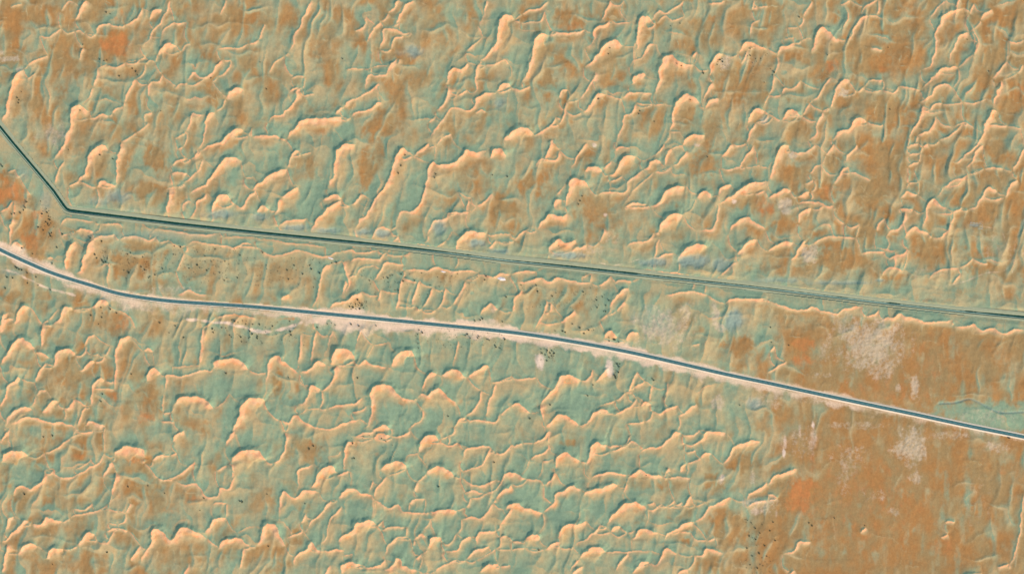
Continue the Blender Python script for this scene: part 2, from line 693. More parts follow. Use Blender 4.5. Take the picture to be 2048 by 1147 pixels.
BLOB_TXT = '''
brown 20 40 42 30 .8
brown 100 30 42 28 .8
brown 215 80 55 38 .9
red 232 90 38 28 .9
red 250 40 22 25 .6
brown 95 120 45 35 .8
brown 90 205 48 42 .8
brown 170 150 30 30 .8
brown 265 145 25 30 .7
brown 275 200 28 30 .8
brown 480 40 45 35 .8
brown 490 130 42 50 .7
brown 415 190 28 35 .8
brown 330 168 18 24 .7
red 330 170 10 18 .5
brown 600 70 30 20 .6
brown 690 30 42 22 .7
brown 650 90 42 40 .6
brown 560 150 40 30 .6
brown 790 170 32 42 .7
brown 810 120 32 18 .8
brown 880 60 25 50 .6
brown 760 250 48 38 .8
red 650 265 20 15 .5
red 745 105 15 25 .5
brown 1140 40 42 26 .9
red 1135 55 32 16 .7
brown 1090 160 24 45 .8
brown 1330 140 32 45 .7
brown 1410 55 42 30 .7
red 1305 165 14 20 .3
brown 1460 45 25 30 .7
brown 1300 230 25 32 .8
brown 1370 235 25 38 .8
brown 1470 165 52 52 .8
brown 1130 220 22 42 .8
brown 1236 150 18 16 .8
brown 1135 118 18 12 .8
brown 1690 40 30 36 .8
brown 1780 40 42 60 .8
brown 1740 120 62 42 .9
red 1662 132 18 16 .9
red 1770 140 20 12 .5
brown 1960 55 34 42 .9
brown 1975 160 40 48 .9
brown 1780 225 52 38 .9
brown 1920 190 30 50 .7
brown 2022 190 30 52 .9
red 2040 185 12 18 .5
brown 1600 130 25 30 .8
brown 1670 130 22 26 .8
brown 1830 60 32 52 .8
brown 1610 30 20 30 .6
brown 20 385 48 45 .9
red 20 395 42 38 .9
brown 60 465 40 50 .8
red 62 480 28 30 .8
red 75 430 14 16 .8
brown 310 320 34 42 .8
brown 300 395 40 34 .9
brown 245 340 15 30 .8
brown 250 530 62 34 .8
brown 285 505 40 40 .8
brown 390 545 42 28 .5
brown 205 325 20 30 .5
red 730 385 20 16 .5
brown 735 340 26 48 .9
brown 620 330 14 36 .7
brown 760 305 20 32 .7
brown 960 370 42 40 .5
brown 1000 420 42 46 .8
brown 755 420 14 22 .8
brown 550 545 62 28 .6
brown 610 565 40 18 .5
brown 1065 365 34 34 .9
brown 1045 420 20 40 .5
brown 1195 420 52 36 .7
brown 1200 465 44 26 .7
brown 1410 325 42 32 .7
red 1525 410 16 24 .8
brown 1500 410 32 26 .8
brown 1580 350 30 30 .9
brown 1650 382 34 26 1
red 1648 384 24 18 .7
brown 1740 390 40 38 .9
brown 1590 420 30 30 .8
brown 1570 450 34 32 .8
brown 1655 470 40 28 .9
red 1540 415 12 18 .8
brown 1730 470 38 28 .9
brown 1680 520 80 30 .9
brown 1790 320 32 36 .9
brown 1870 500 50 40 .9
brown 1890 440 24 30 .8
brown 1970 425 42 50 .9
brown 2030 410 30 60 .8
brown 1960 310 24 30 .8
brown 2000 300 34 40 .9
brown 1780 550 50 16 .8
brown 1560 545 90 20 .7
brown 2030 520 30 40 .8
brown 1970 520 50 36 .8
brown 1900 600 160 14 .5
red 1840 600 80 6 .4
brown 30 595 42 20 .8
brown 70 592 60 14 .6
brown 200 640 45 25 .6
red 250 648 18 26 .8
brown 240 650 30 40 .7
brown 250 720 22 30 .4
brown 125 685 22 36 .5
red 153 670 8 16 .6
brown 200 790 48 42 .7
red 225 800 26 30 .6
brown 140 760 32 30 .7
red 185 700 10 16 .5
red 145 790 14 10 .5
brown 300 785 18 24 .8
red 290 835 24 14 .8
brown 380 845 50 20 .6
brown 570 765 30 42 .9
brown 550 590 32 14 .5
brown 690 775 42 18 .4
red 700 775 14 8 .4
red 918 755 12 8 .5
brown 1400 670 30 24 .5
brown 1480 695 46 26 .8
brown 1110 630 40 30 .4
brown 1060 625 30 36 .4
brown 1170 630 16 24 .4
brown 1600 700 32 34 .9
red 1608 688 24 14 .9
red 1606 722 26 14 .9
brown 1700 720 70 60 .7
brown 1770 770 130 34 1
brown 1860 705 56 60 1
red 1860 730 40 40 .4
brown 1970 745 76 56 .8
brown 1640 740 50 24 .8
brown 1700 840 110 20 .6
brown 120 885 62 24 .6
red 125 877 24 8 .6
red 160 912 26 6 .6
brown 270 985 50 62 .8
red 270 918 22 10 .9
red 235 985 12 14 .5
brown 30 1010 18 28 .9
red 18 1010 10 20 .6
brown 180 1015 44 24 .6
red 205 970 10 26 .5
brown 380 985 36 38 .6
red 385 1000 18 14 .6
red 340 1015 14 16 .5
brown 100 1112 84 30 .6
brown 190 1125 36 30 .7
brown 370 1110 60 34 .6
red 430 1130 14 16 .5
brown 610 900 42 40 .7
red 625 885 8 10 .6
brown 530 1000 30 40 .6
brown 535 1120 40 40 .6
red 710 895 8 20 .5
red 755 910 10 8 .5
brown 570 1120 16 30 .7
brown 1135 885 20 10 .8
brown 1140 880 60 18 .4
brown 1280 965 60 18 .5
brown 1330 962 26 20 .7
brown 1425 965 26 26 .9
brown 1480 925 42 26 .9
brown 1310 1042 42 14 .7
brown 1455 1055 50 60 .8
brown 1375 1085 20 14 .8
red 1375 1085 12 10 .4
brown 1430 1125 62 34 .8
brown 1540 850 40 30 .6
brown 1600 990 60 50 .9
red 1600 985 34 44 1
red 1610 1020 30 20 .6
red 1625 930 8 26 .6
brown 1720 1000 130 120 1
brown 1880 920 40 40 .9
brown 2000 940 44 24 .9
red 2005 940 18 14 .5
brown 1900 1080 40 60 .9
red 1890 1090 30 34 .5
brown 2000 1090 26 34 .6
brown 1650 1120 60 40 .6
pale 1745 690 70 60 .9
pale 1705 655 20 12 .8
pale 1760 735 40 24 .7
pale 1790 655 20 12 .7
pale 1830 775 12 26 .9
pale 1795 775 6 16 .7
pale 1650 700 14 24 .5
pale 1640 750 26 8 .5
pale 1822 892 38 44 .9
pale 1835 955 18 16 .7
pale 1700 915 46 30 .45
pale 1688 960 16 44 .45
pale 1790 1022 16 10 .7
pale 1750 990 40 14 .35
pale 1330 655 60 44 .75
pale 1370 630 16 36 .7
pale 1430 630 10 34 .9
pale 1440 655 14 12 .8
pale 1435 805 16 20 .7
pale 1620 508 20 20 1
pale 1570 410 18 18 1
pale 1572 420 14 12 1
pale 1690 186 13 15 .9
pale 1530 242 9 10 .9
pale 1450 126 15 18 .8
pale 1500 118 26 20 .35
pale 1585 312 12 9 .9
pale 108 270 34 30 .5
pale 20 118 26 8 .9
pale 40 138 10 8 .9
pale 0 105 14 8 .9
pale 1530 1010 34 22 .6
pale 1498 1005 14 10 .7
pale 1440 960 8 10 .9
pale 1020 900 16 10 .2
pale 1220 470 36 24 .3
pale 1190 500 46 14 .4
pale 1900 870 70 12 .5
pale 1990 893 34 14 .6
pale 340 580 60 14 .5
pale 260 610 30 14 .5
pale 1960 460 40 40 .2
pale 1850 545 60 14 .25
pale 690 630 46 10 .5
pale 280 420 60 6 .3
white 1080 722 13 19 .85
white 1221 735 11 19 .85
white 1568 905 4 14 1
white 1626 850 5 9 .9
white 1565 890 10 24 .3
white 1625 885 12 24 .4
white 1445 955 6 8 .7
white 1512 1022 16 10 .5
white 1553 1025 4 12 .5
white 1190 290 6 6 .7
white 1393 290 8 5 .6
white 1469 403 7 6 .7
white 1212 430 6 5 .6
white 1505 950 8 20 .4
white 986 620 8 8 .4
pan 825 104 24 13 .9
pan 1000 205 14 12 .8
pan 1468 640 24 24 1
pan 1510 808 17 14 .9
pan 235 392 26 14 .8
pan 200 402 26 10 .5
pan 440 428 34 10 .8
pan 520 434 20 8 .7
pan 590 455 26 8 .9
pan 655 461 32 7 .8
pan 730 463 18 8 .9
pan 765 466 14 9 .9
pan 877 458 14 18 .9
pan 952 485 18 9 1
pan 1000 502 22 6 .7
pan 1135 510 34 8 1
pan 1310 524 32 10 .9
pan 1385 522 38 14 1
pan 1440 528 26 14 .8
pan 1560 560 50 6 .6
pan 1680 565 70 5 .6
pan 105 270 24 20 .3
pan 50 345 22 14 .4
pan 90 400 14 26 .5
pan 300 470 160 10 .3
pan 1300 640 40 26 .4
pan 1950 450 12 4 .7
pan 1760 560 10 4 .8
pan 30 545 30 6 .4
teal 1960 825 110 26 .9
teal 2020 842 80 24 .9
pale 1970 832 80 20 .4
pale 1740 690 95 72 .5
teal 1290 600 60 20 .3
teal 480 860 40 40 .7
teal 800 830 60 40 .7
teal 560 840 70 50 .3
teal 1150 800 60 40 .6
teal 680 250 26 30 1
teal 690 310 16 20 .8
teal 1020 980 60 40 .6
teal 700 1010 60 30 .6
teal 850 1050 80 60 .5
teal 1090 1000 80 60 .5
teal 30 700 40 30 .6
teal 60 950 60 30 .5
teal 30 780 26 30 .6
teal 340 600 30 8 .2
teal 560 300 40 60 .5
teal 460 340 24 30 .8
teal 610 400 50 40 .4
teal 850 400 40 40 .4
teal 1000 240 30 20 .6
teal 1240 120 14 20 .5
teal 1300 290 60 20 .3
teal 1340 400 40 24 .7
teal 1900 600 1 1 0
teal 1893 970 6 32 .4
teal 1885 1020 6 22 .4
teal 1935 990 7 60 .4
teal 1925 1060 6 40 .4
teal 1915 1110 7 30 .4
teal 1990 1080 6 60 .4
teal 1960 1010 6 26 .4
teal 1845 1090 5 16 .4
teal 1940 905 5 18 .4
teal 1905 690 9 42 .4
teal 1926 770 6 40 .4
teal 1965 760 5 20 .4
teal 2025 760 6 40 .4
teal 2000 700 12 25 .4
teal 1760 690 30 4 .4
teal 1700 1060 5 20 .4
teal 1640 1100 14 26 .4
teal 1612 1060 8 30 .4
red 1740 1000 150 120 .40
red 1790 780 130 34 .45
red 1860 700 50 50 .35
pale 1720 670 60 36 .7
pale 1690 640 40 20 .5
pale 1640 800 60 10 .4
white 515 662 14 5 .7
white 470 650 16 3 .5
white 720 622 14 6 .4
white 985 655 30 4 .4
white 60 518 20 7 .5
red 480 631 40 4 .8
red 575 637 22 4 .8
red 575 595 10 6 .8
brown 470 632 60 8 .6
white 1570 882 5 26 .6
white 1600 862 4 20 .5
white 1627 872 8 30 .5
pale 1600 880 40 40 .35
pale 1540 800 60 20 .4
white 440 645 30 3 .7
white 570 658 20 3 .6
pale 1990 500 50 40 .25
pale 1720 850 90 10 .45
pale 1950 1000 50 90 .2
'''
SHRUB_TXT = '''
n 213 25 220 28 166 89 200 119 208 122 214 121 238 152 265 137 275 150 272 143 43 184 38 200 37 206 35 196 161 221 422 156 322 222 521 125 685 118 533 178 1360 47 1341 52 1220 97 1217 108 1353 127 1362 132 1405 143 1406 147 1380 200 1197 198 1280 222 1278 227 1308 243 1434 130 1440 120 1446 124 1450 131 1500 112 1522 118 1528 165 1598 34 1541 138 1548 145 1545 150 1655 110 1777 95 1934 79 1977 143 1780 219 137 300 200 310 227 318 810 310 802 331 797 346 871 348 869 356 985 350 1015 354 1157 305 1165 392 1160 402 1157 408 1118 491 1415 314
b 3 330 5 333 54 403 52 415 48 420 42 426 29 427 24 428 85 428 94 424 98 433 97 438 102 446 97 451 77 454 87 460 104 465 102 472 125 468 181 476 204 482 115 494 66 507 105 527 44 497 100 440 96 447 92 444 100 468
s 31 534 34 536 38 538 44 540 55 545 72 554 15 554 27 555 56 566 77 570 12 576 101 579 203 615 221 618 204 626 182 630 204 635 197 648 233 625
m 190 508 194 516 208 524 212 523 215 516 205 520 255 508 262 505 286 514 248 540 258 545 282 533 290 540 298 555 300 553 325 537 310 550 349 492 361 494 347 508 378 536 410 512 395 530 400 535 430 498 423 523 450 522 414 541 440 545 475 555 480 510 449 560 526 505 589 530 575 540 620 530 623 538 605 548 577 558 664 525 673 525 639 546 767 555 776 555 780 551 785 550 802 548 739 561 829 561 806 562 843 546 972 552 970 560 1012 594 797 581 1042 570 1073 570 1075 583 1112 585 1105 592 1167 584 1205 593 1193 600 1218 600 1194 614 1211 610 1208 622 1211 623 1125 662 1130 664 1110 661 1145 648 1160 655 1168 667 1178 660 715 600 720 605 700 613 720 617 727 615 706 614 712 608 725 609 722 612 950 641 965 636 960 640 1005 643
r 320 645 350 651 338 665 368 675 425 657 427 664 443 655 452 655 460 670 463 673 463 640 470 642 476 644 485 641 492 648 506 648 500 662 505 668 500 674 483 683 482 673 515 672 515 676 519 648 532 663 545 652 579 642 655 647 663 646 670 650 634 655 581 662 582 670 703 648 718 652 752 651 838 660 845 665 835 668 930 670 934 668 940 675 955 675 958 672 975 678 978 680 990 690 992 694 1000 695 1010 678 1084 705 1095 700 1100 705 1103 712 1108 706 1094 720 1098 714 1104 700 1090 709 1234 727 1238 733 1230 752 1231 756 1237 744 1228 749 1307 760 1304 757
d 263 747 452 746 203 802 205 788 578 754 715 755 896 832 1186 769 1175 790 1101 809 1060 836 105 870 87 873 50 987 256 972 296 970 330 985 400 1019 408 995 480 1001 485 1003 105 1128 215 1103 627 891 619 897 706 885 709 915 705 916 763 876 772 882 610 1006 534 987 877 972 988 924 537 1091 1293 950 1078 1099
p 1480 809 1541 654 1543 684 1577 690 1669 1035 1625 1050 1618 1045 1729 1049 1503 1045 1520 1065 1505 1110 1515 1135 1495 1040 1510 1055 1524 1048 1498 1072 1512 1078 1530 1090 1540 1060 1546 1043 1494 1095 1518 1105 1526 1130 1500 1128 1533 1112 1550 1080
'''
ROAD = [(-900,60),(-420,290),(-200,402),(-60,470),(0,499),(25,511),(60,527),(100,544),(140,557.5),(185,571),(225,583.5),(257,590.5),(300,597),(350,602.5),(425,607.5),(512,613.5),(637,625.5),(762,637.7),(887,650),(1023,664),(1124,679),(1236,699),(1324,718),(1449,747),(1535,765),(1611,781.5),(1736,808),(1836,829),(1936,850.5),(2048,873),(2300,924),(2900,1040)]
CANAL = [(-700,-545),(-300,-90),(0,253),(25,284),(75,343),(107,381),(128,411),(134,417.5),(142,420.5),(175,424.5),(250,433.5),(350,446),(512,463.5),(637,476),(762,488.5),(887,503),(1023,520),(1149,533),(1274,547),(1399,560.5),(1499,571),(1536,575.5),(1661,591),(1786,606),(1911,619.5),(2048,633),(2400,669),(2900,720)]
BROWN = ["7766566556576767","6656555555566767","6655555555556777","7564444555557767","5455544444445545","6654433333457898","5753432323437996","6664443333458998","6655533333469998"]

def wpt(x, y, z=0.0):
    return Vector((x - W0 / 2, H0 / 2 - y, z))

# ---------------------------------------------------------------- numeric helpers
def sstep(a, b, x):
    t = np.clip((x - a) / (b - a), 0, 1)
    return t * t * (3 - 2 * t)

def gnoise(x, y, seed):
    """gradient noise, about -1..1"""
    r = np.random.default_rng(seed)
    perm = r.permutation(512)
    ang = r.random(512) * 2 * np.pi
    gx, gy = np.cos(ang).astype(np.float32), np.sin(ang).astype(np.float32)
    xi = np.floor(x).astype(np.int64); yi = np.floor(y).astype(np.int64)
    xf = (x - xi).astype(np.float32); yf = (y - yi).astype(np.float32)
    u = xf * xf * xf * (xf * (xf * 6 - 15) + 10); v = yf * yf * yf * (yf * (yf * 6 - 15) + 10)
    def g(ix, iy, fx, fy):
        h = perm[(perm[ix & 511] + iy) & 511]
        return gx[h] * fx + gy[h] * fy
    a = g(xi, yi, xf, yf); b = g(xi + 1, yi, xf - 1, yf)
    c = g(xi, yi + 1, xf, yf - 1); d = g(xi + 1, yi + 1, xf - 1, yf - 1)
    return ((a + (b - a) * u) * (1 - v) + (c + (d - c) * u) * v) * 1.5

def fbm(x, y, seed, octv=3):
    o = 0; a = 1.0; t = 0
    for k in range(octv):
        o = o + a * gnoise(x * 2 ** k, y * 2 ** k, seed + k * 17); t += a; a *= 0.5
    return o / t

def smooth_line(pts, step=3.0):
    """Catmull-Rom through pts, resampled"""
    P = np.array(pts, float)
    Q = np.vstack([2 * P[0] - P[1], P, 2 * P[-1] - P[-2]])
    o = []
    for i in range(1, len(Q) - 2):
        n = max(2, int(np.hypot(*(Q[i + 1] - Q[i])) / step))
        t = np.linspace(0, 1, n, endpoint=False)[:, None]
        p0, p1, p2, p3 = Q[i - 1], Q[i], Q[i + 1], Q[i + 2]
        o.append(0.5 * ((2 * p1) + (-p0 + p2) * t + (2 * p0 - 5 * p1 + 4 * p2 - p3) * t * t + (-p0 + 3 * p1 - 3 * p2 + p3) * t ** 3))
    return np.vstack([np.vstack(o), P[-1:]])

def line_dist(L, X, Y):
    """signed distance (positive on the right-hand side when walking the line, y down) and position 0..1 along it"""
    best = np.full(X.shape, 1e9, np.float32); sg = np.zeros(X.shape, np.float32); tt = np.zeros(X.shape, np.float32)
    n = len(L) - 1
    for i in range(n):
        ax, ay = L[i]; bx, by = L[i + 1]
        dx, dy = bx - ax, by - ay
        l2 = dx * dx + dy * dy + 1e-9
        t = np.clip(((X - ax) * dx + (Y - ay) * dy) / l2, 0, 1)
        ex = X - ax - t * dx; ey = Y - ay - t * dy
        d2 = ex * ex + ey * ey
        m = d2 < best
        best[m] = d2[m]
        cr = dx * (Y - ay) - dy * (X - ax)
        sg[m] = np.sign(cr[m]); tt[m] = (i + t[m]) / n
    return np.sqrt(best) * np.where(sg == 0, 1, sg), tt

# ---------------------------------------------------------------- the ground: one sheet, fine in view, coarse to the horizon
FINE = 1.72
def axis(n0, n1):
    c = np.arange(n0 - 40, n1 + 40.01, FINE)
    e = []; s = FINE; p = c[-1]
    while p < n1 + 40000:
        lim = 3.6 if p < n1 + 330 else 1e9
        s = min(s * 1.10, lim) if p < n1 + 330 else s * 1.5
        p += s; e.append(p)
    e = np.array(e)
    return np.concatenate([(n0 + n1) - e[::-1], c, e])
ax_x = axis(0.0, W0); ax_y = axis(0.0, H0)
NX, NY = len(ax_x), len(ax_y)
GX, GY = np.meshgrid(ax_x.astype(np.float32), ax_y.astype(np.float32))
inner = (GX > -420) & (GX < W0 + 420) & (GY > -420) & (GY < H0 + 420)

# distance to road and canal
roadL = smooth_line(ROAD, 8.0)
canalL = np.array(CANAL, float)
canalL = np.vstack([canalL[:6], smooth_line(CANAL[6:9], 1.5)[:-1], canalL[8:]])
def corridor(L, reach):
    D = np.full(GX.shape, 999.0, np.float32)
    for i in range(len(L) - 1):
        a, b = L[i], L[i + 1]
        i0, i1 = np.searchsorted(ax_x, [min(a[0], b[0]) - reach, max(a[0], b[0]) + reach])
        j0, j1 = np.searchsorted(ax_y, [min(a[1], b[1]) - reach, max(a[1], b[1]) + reach])
        if i1 <= i0 or j1 <= j0: continue
        d, _ = line_dist(np.array([a, b]), GX[j0:j1, i0:i1], GY[j0:j1, i0:i1])
        s = D[j0:j1, i0:i1]; m = np.abs(d) < np.abs(s); s[m] = d[m]
    return D
Droad = corridor(roadL, 60.0)      # positive = south side
Dcan = corridor(canalL, 60.0)

# low relief between the dunes
wx = GX + 14 * gnoise(GX / 60, GY / 60, 3); wy = GY + 14 * gnoise(GX / 60, GY / 60, 5)
sx = wx + 0.28 * wy                                     # ridges lean to the right going up
broad = fbm(GX / 240, GY / 240, 41, 2)
fieldmask = 1 - sstep(1470, 1700, GX + 40 * fbm(GX / 90, GY / 90, 141, 2)) * sstep(640, 700, GY) * (0.80) * (1 - 0.55 * sstep(1860, 1960, GX))         # the plain at the lower right is flatter
def steps(ph, along, seed, sharp):
    """low drift steps: a short steep flank, then a long gentle back; amplitude comes and goes along each step"""
    ce = np.floor(ph); fr = ph - ce
    amp = np.clip(0.35 + 1.1 * gnoise(ce * 7.31 + 0.5, along, seed), 0, 1.3)
    nxt = np.clip(0.35 + 1.1 * gnoise((ce + 1) * 7.31 + 0.5, along, seed), 0, 1.3)
    h = amp * np.exp(-fr * 3.0) * (1 - fr) + nxt * np.clip((fr - (1 - sharp)) / sharp, 0, 1) ** 1.3
    return h, amp * np.exp(-fr * 4.2), np.clip(nxt * (fr - 0.55) / 0.45, 0, 1)
w2 = 34 * fbm(GX / 95, GY / 120, 13, 3)
s1, t1, k1 = steps((GX + 0.22 * GY + w2) / 33, GY / 52, 15, 0.24)
s3, t3, k3 = steps((GX + 0.10 * GY + 1.3 * w2 + 400) / 52, GY / 80, 19, 0.20)
w3 = 40 * fbm(GX / 80, GY / 80, 23, 3)
s2, t2, k2 = steps((GY - 0.12 * GX + w3) / 46, GX / 60, 25, 0.22)
n2 = fbm(sx / 15, wy / 30, 21, 2)
s4, t4, k4 = steps((GX + 0.15 * GY + 16 * fbm(GX / 40, GY / 50, 43, 3) + 90) / 15, GY / 26, 45, 0.40)
s5, t5, k5 = steps((GY - 0.25 * GX + 16 * fbm(GX / 36, GY / 36, 47, 3) + 50) / 17, GX / 22, 49, 0.40)
und = fbm(GX / 46 + 0.2 * w2 / 46, GY / 58, 29, 3)
vary = sstep(-0.25, 0.45, fbm(GX / 170, GY / 150, 35, 2))                   # the drift steps are stronger in some tracts than in others
vary = np.maximum(vary, 1.35 * sstep(1540, 1720, GX) * (1 - sstep(540, 610, GY)))
HZ = ((0.8 + 1.2 * vary) * (1.2 * s1 + 1.45 * s3) + (1.7 - 0.7 * vary) * 1.35 * s2 + 0.46 * s4 + 0.48 * s5 + 0.26 * fbm(GX / 8, GY / 8, 51, 2) + 2.9 * und) * fieldmask + 2.5 * broad
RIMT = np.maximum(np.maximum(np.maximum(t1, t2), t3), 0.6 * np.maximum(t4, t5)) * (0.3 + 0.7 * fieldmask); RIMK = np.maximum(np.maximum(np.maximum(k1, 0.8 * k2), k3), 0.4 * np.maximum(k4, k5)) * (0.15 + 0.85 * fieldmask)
TAN = 0.63 + 0.36 * RIMT - 0.28 * RIMK + 0.30 * und + 0.36 * fbm(GX / 60, GY / 75, 33, 3)  # steep step flanks take a painted teal shade tone, crests a lighter tan

# dunes: each crest line is a ridge, steep on its left-hand (north-west) flank and lit on its right-hand flank
DUNE = np.zeros(GX.shape, np.float32)
DID = np.full(GX.shape, -1, np.int32)
SAND = np.zeros(GX.shape, np.float32)  # dune sand tint, with sunlit brightness painted in on the right-hand flank only
REDD = np.zeros(GX.shape, np.float32)
TONG = np.zeros(GX.shape, np.float32)
SHADEM = np.zeros(GX.shape, np.float32)  # painted shade: mask that turns the outer dune flanks teal
crests = []
for ln in DUNE_TXT.strip().splitlines():
    v = [float(t) for t in ln.split()]
    crests.append((v[0], [(v[i], v[i + 1]) for i in range(1, len(v), 2)]))
NCREST = len(crests)
allc = [(w, p, k) for k, (w, p) in enumerate(crests)]
for ox in (-W0, 0, W0):                                  # the dune field goes on outside the picture
    for oy in (-H0, 0, H0):
        if ox == 0 and oy == 0: continue
        for w, p in crests:
            q = [(x * 1.0 + ox + 37, y + oy - 21) for x, y in p]
            mx = sum(t[0] for t in q) / len(q); my = sum(t[1] for t in q) / len(q)
            if -330 < mx < W0 + 330 and -330 < my < H0 + 330 and not (-25 < mx < W0 + 25 and -25 < my < H0 + 25):
                allc.append((w, q, -1))
# thin saddles link the tip of one dune to the flank of the next
mids = [(k, smooth_line(q, 5.0)) for k, (w, q) in enumerate(crests)]
allp = np.vstack([m[1] for m in mids]); alli = np.concatenate([np.full(len(m[1]), m[0]) for m in mids])
lr = np.random.default_rng(99)
for k, (w, q) in enumerate(crests):
    for e, want in ((q[-1], (0.75, 0.65)), (q[0], (-0.55, 0.83))):
        dv = allp - np.array(e); dd = np.hypot(dv[:, 0], dv[:, 1])
        ok = (alli != k) & (dd > 7) & (dd < 46) & ((dv @ np.array(want)) > 0.45 * dd)
        if not ok.any(): continue
        j = np.argmin(np.where(ok, dd, 1e9)); t = allp[j]
        nrm = np.array([-(t[1] - e[1]), t[0] - e[0]]); sag = lr.uniform(-0.05, 0.24) * (-1 if nrm[1] < 0 else 1)
        mid = (np.array(e) + t) / 2 + nrm * sag
        ln_ = [tuple(e), tuple(mid), tuple(t)]
        if ln_[0][0] > ln_[-1][0]: ln_ = ln_[::-1]
        allc.append((lr.uniform(2.0, 4.8), ln_, -1))
def seg_len(p):
    return sum(math.hypot(p[i + 1][0] - p[i][0], p[i + 1][1] - p[i][1]) for i in range(len(p) - 1))
for w, p, k in allc:
    L = smooth_line(p, 4.0)
    reach = 4.2 * w + 14
    i0, i1 = np.searchsorted(ax_x, [L[:, 0].min() - reach, L[:, 0].max() + reach])
    j0, j1 = np.searchsorted(ax_y, [L[:, 1].min() - reach, L[:, 1].max() + reach])
    if i1 - i0 < 2 or j1 - j0 < 2: continue
    X = GX[j0:j1, i0:i1]; Y = GY[j0:j1, i0:i1]
    wob = 1.3 * gnoise(X / 9, Y / 9, 77)
    wa = min(1.0, w / 9)
    d, t = line_dist(L, X + wa * (3.2 * gnoise(X / 17, Y / 17, 101) + 1.3 * gnoise(X / 6.5, Y / 6.5, 103)), Y + wa * (3.2 * gnoise(X / 17, Y / 17, 105) + 1.3 * gnoise(X / 6.5, Y / 6.5, 107)))
    ln = seg_len(p)
    et = min(0.45, max(0.16, (0.8 * w) / ln))
    tp = np.clip(np.minimum(t / (et * 1.5), (1 - t) / et), 0, 1); tp = np.sqrt(tp)
    # fade past the two ends
    e0 = np.hypot(X - L[0][0], Y - L[0][1]); e1 = np.hypot(X - L[-1][0], Y - L[-1][1])
    ym = L[:, 1].min(); yspan = max(L[:, 1].max() - ym, 1.0)
    head = np.exp(-(np.clip(Y - ym, 0, None) / (1.6 * w + 6)) ** 2) if w >= 7 and yspan > 1.2 * w else np.float32(0.6)
    we = w * (0.40 + 0.60 * tp) * (0.58 + 0.70 * head) + wob * 0.12 * w / 3
    Hh = np.minimum(0.43 * we + 0.5, 8.0) * tp * (1 + 0.22 * gnoise(X / 15, Y / 15, 109))
    wo = np.maximum(2.6, 1.05 * Hh)
    x = d / we
    xc = np.clip(x, 0, None)
    fi = 0.68 * np.exp(-xc * 2.0) + 0.32 * np.exp(-xc * 0.5)
    fo = 0.42 * np.clip(1 + d / wo, 0, 1) + 0.58 * np.exp(np.clip(d, None, 0) / (1.7 * w + 5))
    h = Hh * np.where(d >= 0, fi, fo)
    sub = DUNE[j0:j1, i0:i1]
    m = h > sub
    if k >= 0:
        di = DID[j0:j1, i0:i1]
        di[m & (h > 0.36 * Hh) & (h > 0.3)] = k
    sub[m] = h[m]
    om = SHADEM[j0:j1, i0:i1]; ov = np.where(d < 0, np.exp(np.clip(d, None, 0) / (0.9 * w + 2)) * tp, 0); om[m] = ov[m]
    amp = 0.72 + 0.28 * min(1, w / 9)
    xn = x + 0.35 * gnoise(X / 13, Y / 13, 91)
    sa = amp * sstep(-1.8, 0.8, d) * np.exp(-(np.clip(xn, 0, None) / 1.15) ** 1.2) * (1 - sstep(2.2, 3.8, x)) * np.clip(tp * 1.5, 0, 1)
    s2 = SAND[j0:j1, i0:i1]; np.maximum(s2, sa, out=s2)
    if w >= 6:
        s5 = TONG[j0:j1, i0:i1]
        np.maximum(s5, sstep(0, 1.2, x) * (1 - sstep(1.4, 4.6, x + 0.8 * gnoise(X / 24, Y / 30, 95))) * tp, out=s5)
    if w >= 7:
        ra = np.exp(-((x - 0.95) / 0.55) ** 2) * np.clip(0.50 + 0.9 * gnoise(X / 16, Y / 16, 93), 0, 1) * tp * min(1, (w - 5) / 6)
        s3 = REDD[j0:j1, i0:i1]; np.maximum(s3, ra, out=s3)

SAND *= 1 - 0.85 * SHADEM  # no warm sand tint where shade is painted on the outer flank
SAND = np.maximum(SAND, (0.38 + 0.35 * vary) * sstep(0.55, 1.1, np.maximum(np.maximum(t1, t2), t3)) * fieldmask)  # bright lit crest tone painted along the drift steps
aR = sstep(9.0, 24.0, np.abs(Droad)); aC = sstep(10.0, 17.0, np.abs(Dcan))
att = aR * aC
quiet = 1 - 0.75 * (1 - sstep(30, 44, Dcan)) * sstep(0, 4, Dcan)              # the graded strip south of the canal
HZ = HZ * att * quiet * (1 - 0.35 * np.clip(DUNE / 2.5, 0, 1)) + DUNE * att
REDD *= att

# blob masks
def blobs(kind):
    M = np.zeros(GX.shape, np.float32)
    for ln in BLOB_TXT.strip().splitlines():
        f = ln.split()
        if f[0] != kind: continue
        x, y, rx, ry, s = map(float, f[1:])
        i0, i1 = np.searchsorted(ax_x, [x - 2.2 * rx, x + 2.2 * rx]); j0, j1 = np.searchsorted(ax_y, [y - 2.2 * ry, y + 2.2 * ry])
        if i1 <= i0 or j1 <= j0: continue
        X = GX[j0:j1, i0:i1]; Y = GY[j0:j1, i0:i1]
        q = np.sqrt(((X - x) / rx) ** 2 + ((Y - y) / ry) ** 2)
        q = q + 0.38 * gnoise(X / 17, Y / 24, 55) + 0.22 * gnoise(X / 6, Y / 8, 57)
        v = s * (1 - sstep(0.35, 1.38, q) if kind in ('brown', 'red', 'teal') else 1 - sstep(0.25, 1.35, q))
        s4 = M[j0:j1, i0:i1]; np.maximum(s4, v, out=s4)
    return M
grid = np.array([[int(c) for c in r] for r in BROWN], np.float32) / 9
cx = np.clip(GX / 128 - 0.5, 0, 14.999); cy = np.clip(GY / (H0 / 9) - 0.5, 0, 7.999)
ix = cx.astype(int); iy = cy.astype(int); fx = cx - ix; fy = cy - iy
gb = (grid[iy, ix] * (1 - fx) + grid[iy, ix + 1] * fx) * (1 - fy) + (grid[iy + 1, ix] * (1 - fx) + grid[iy + 1, ix + 1] * fx) * fy
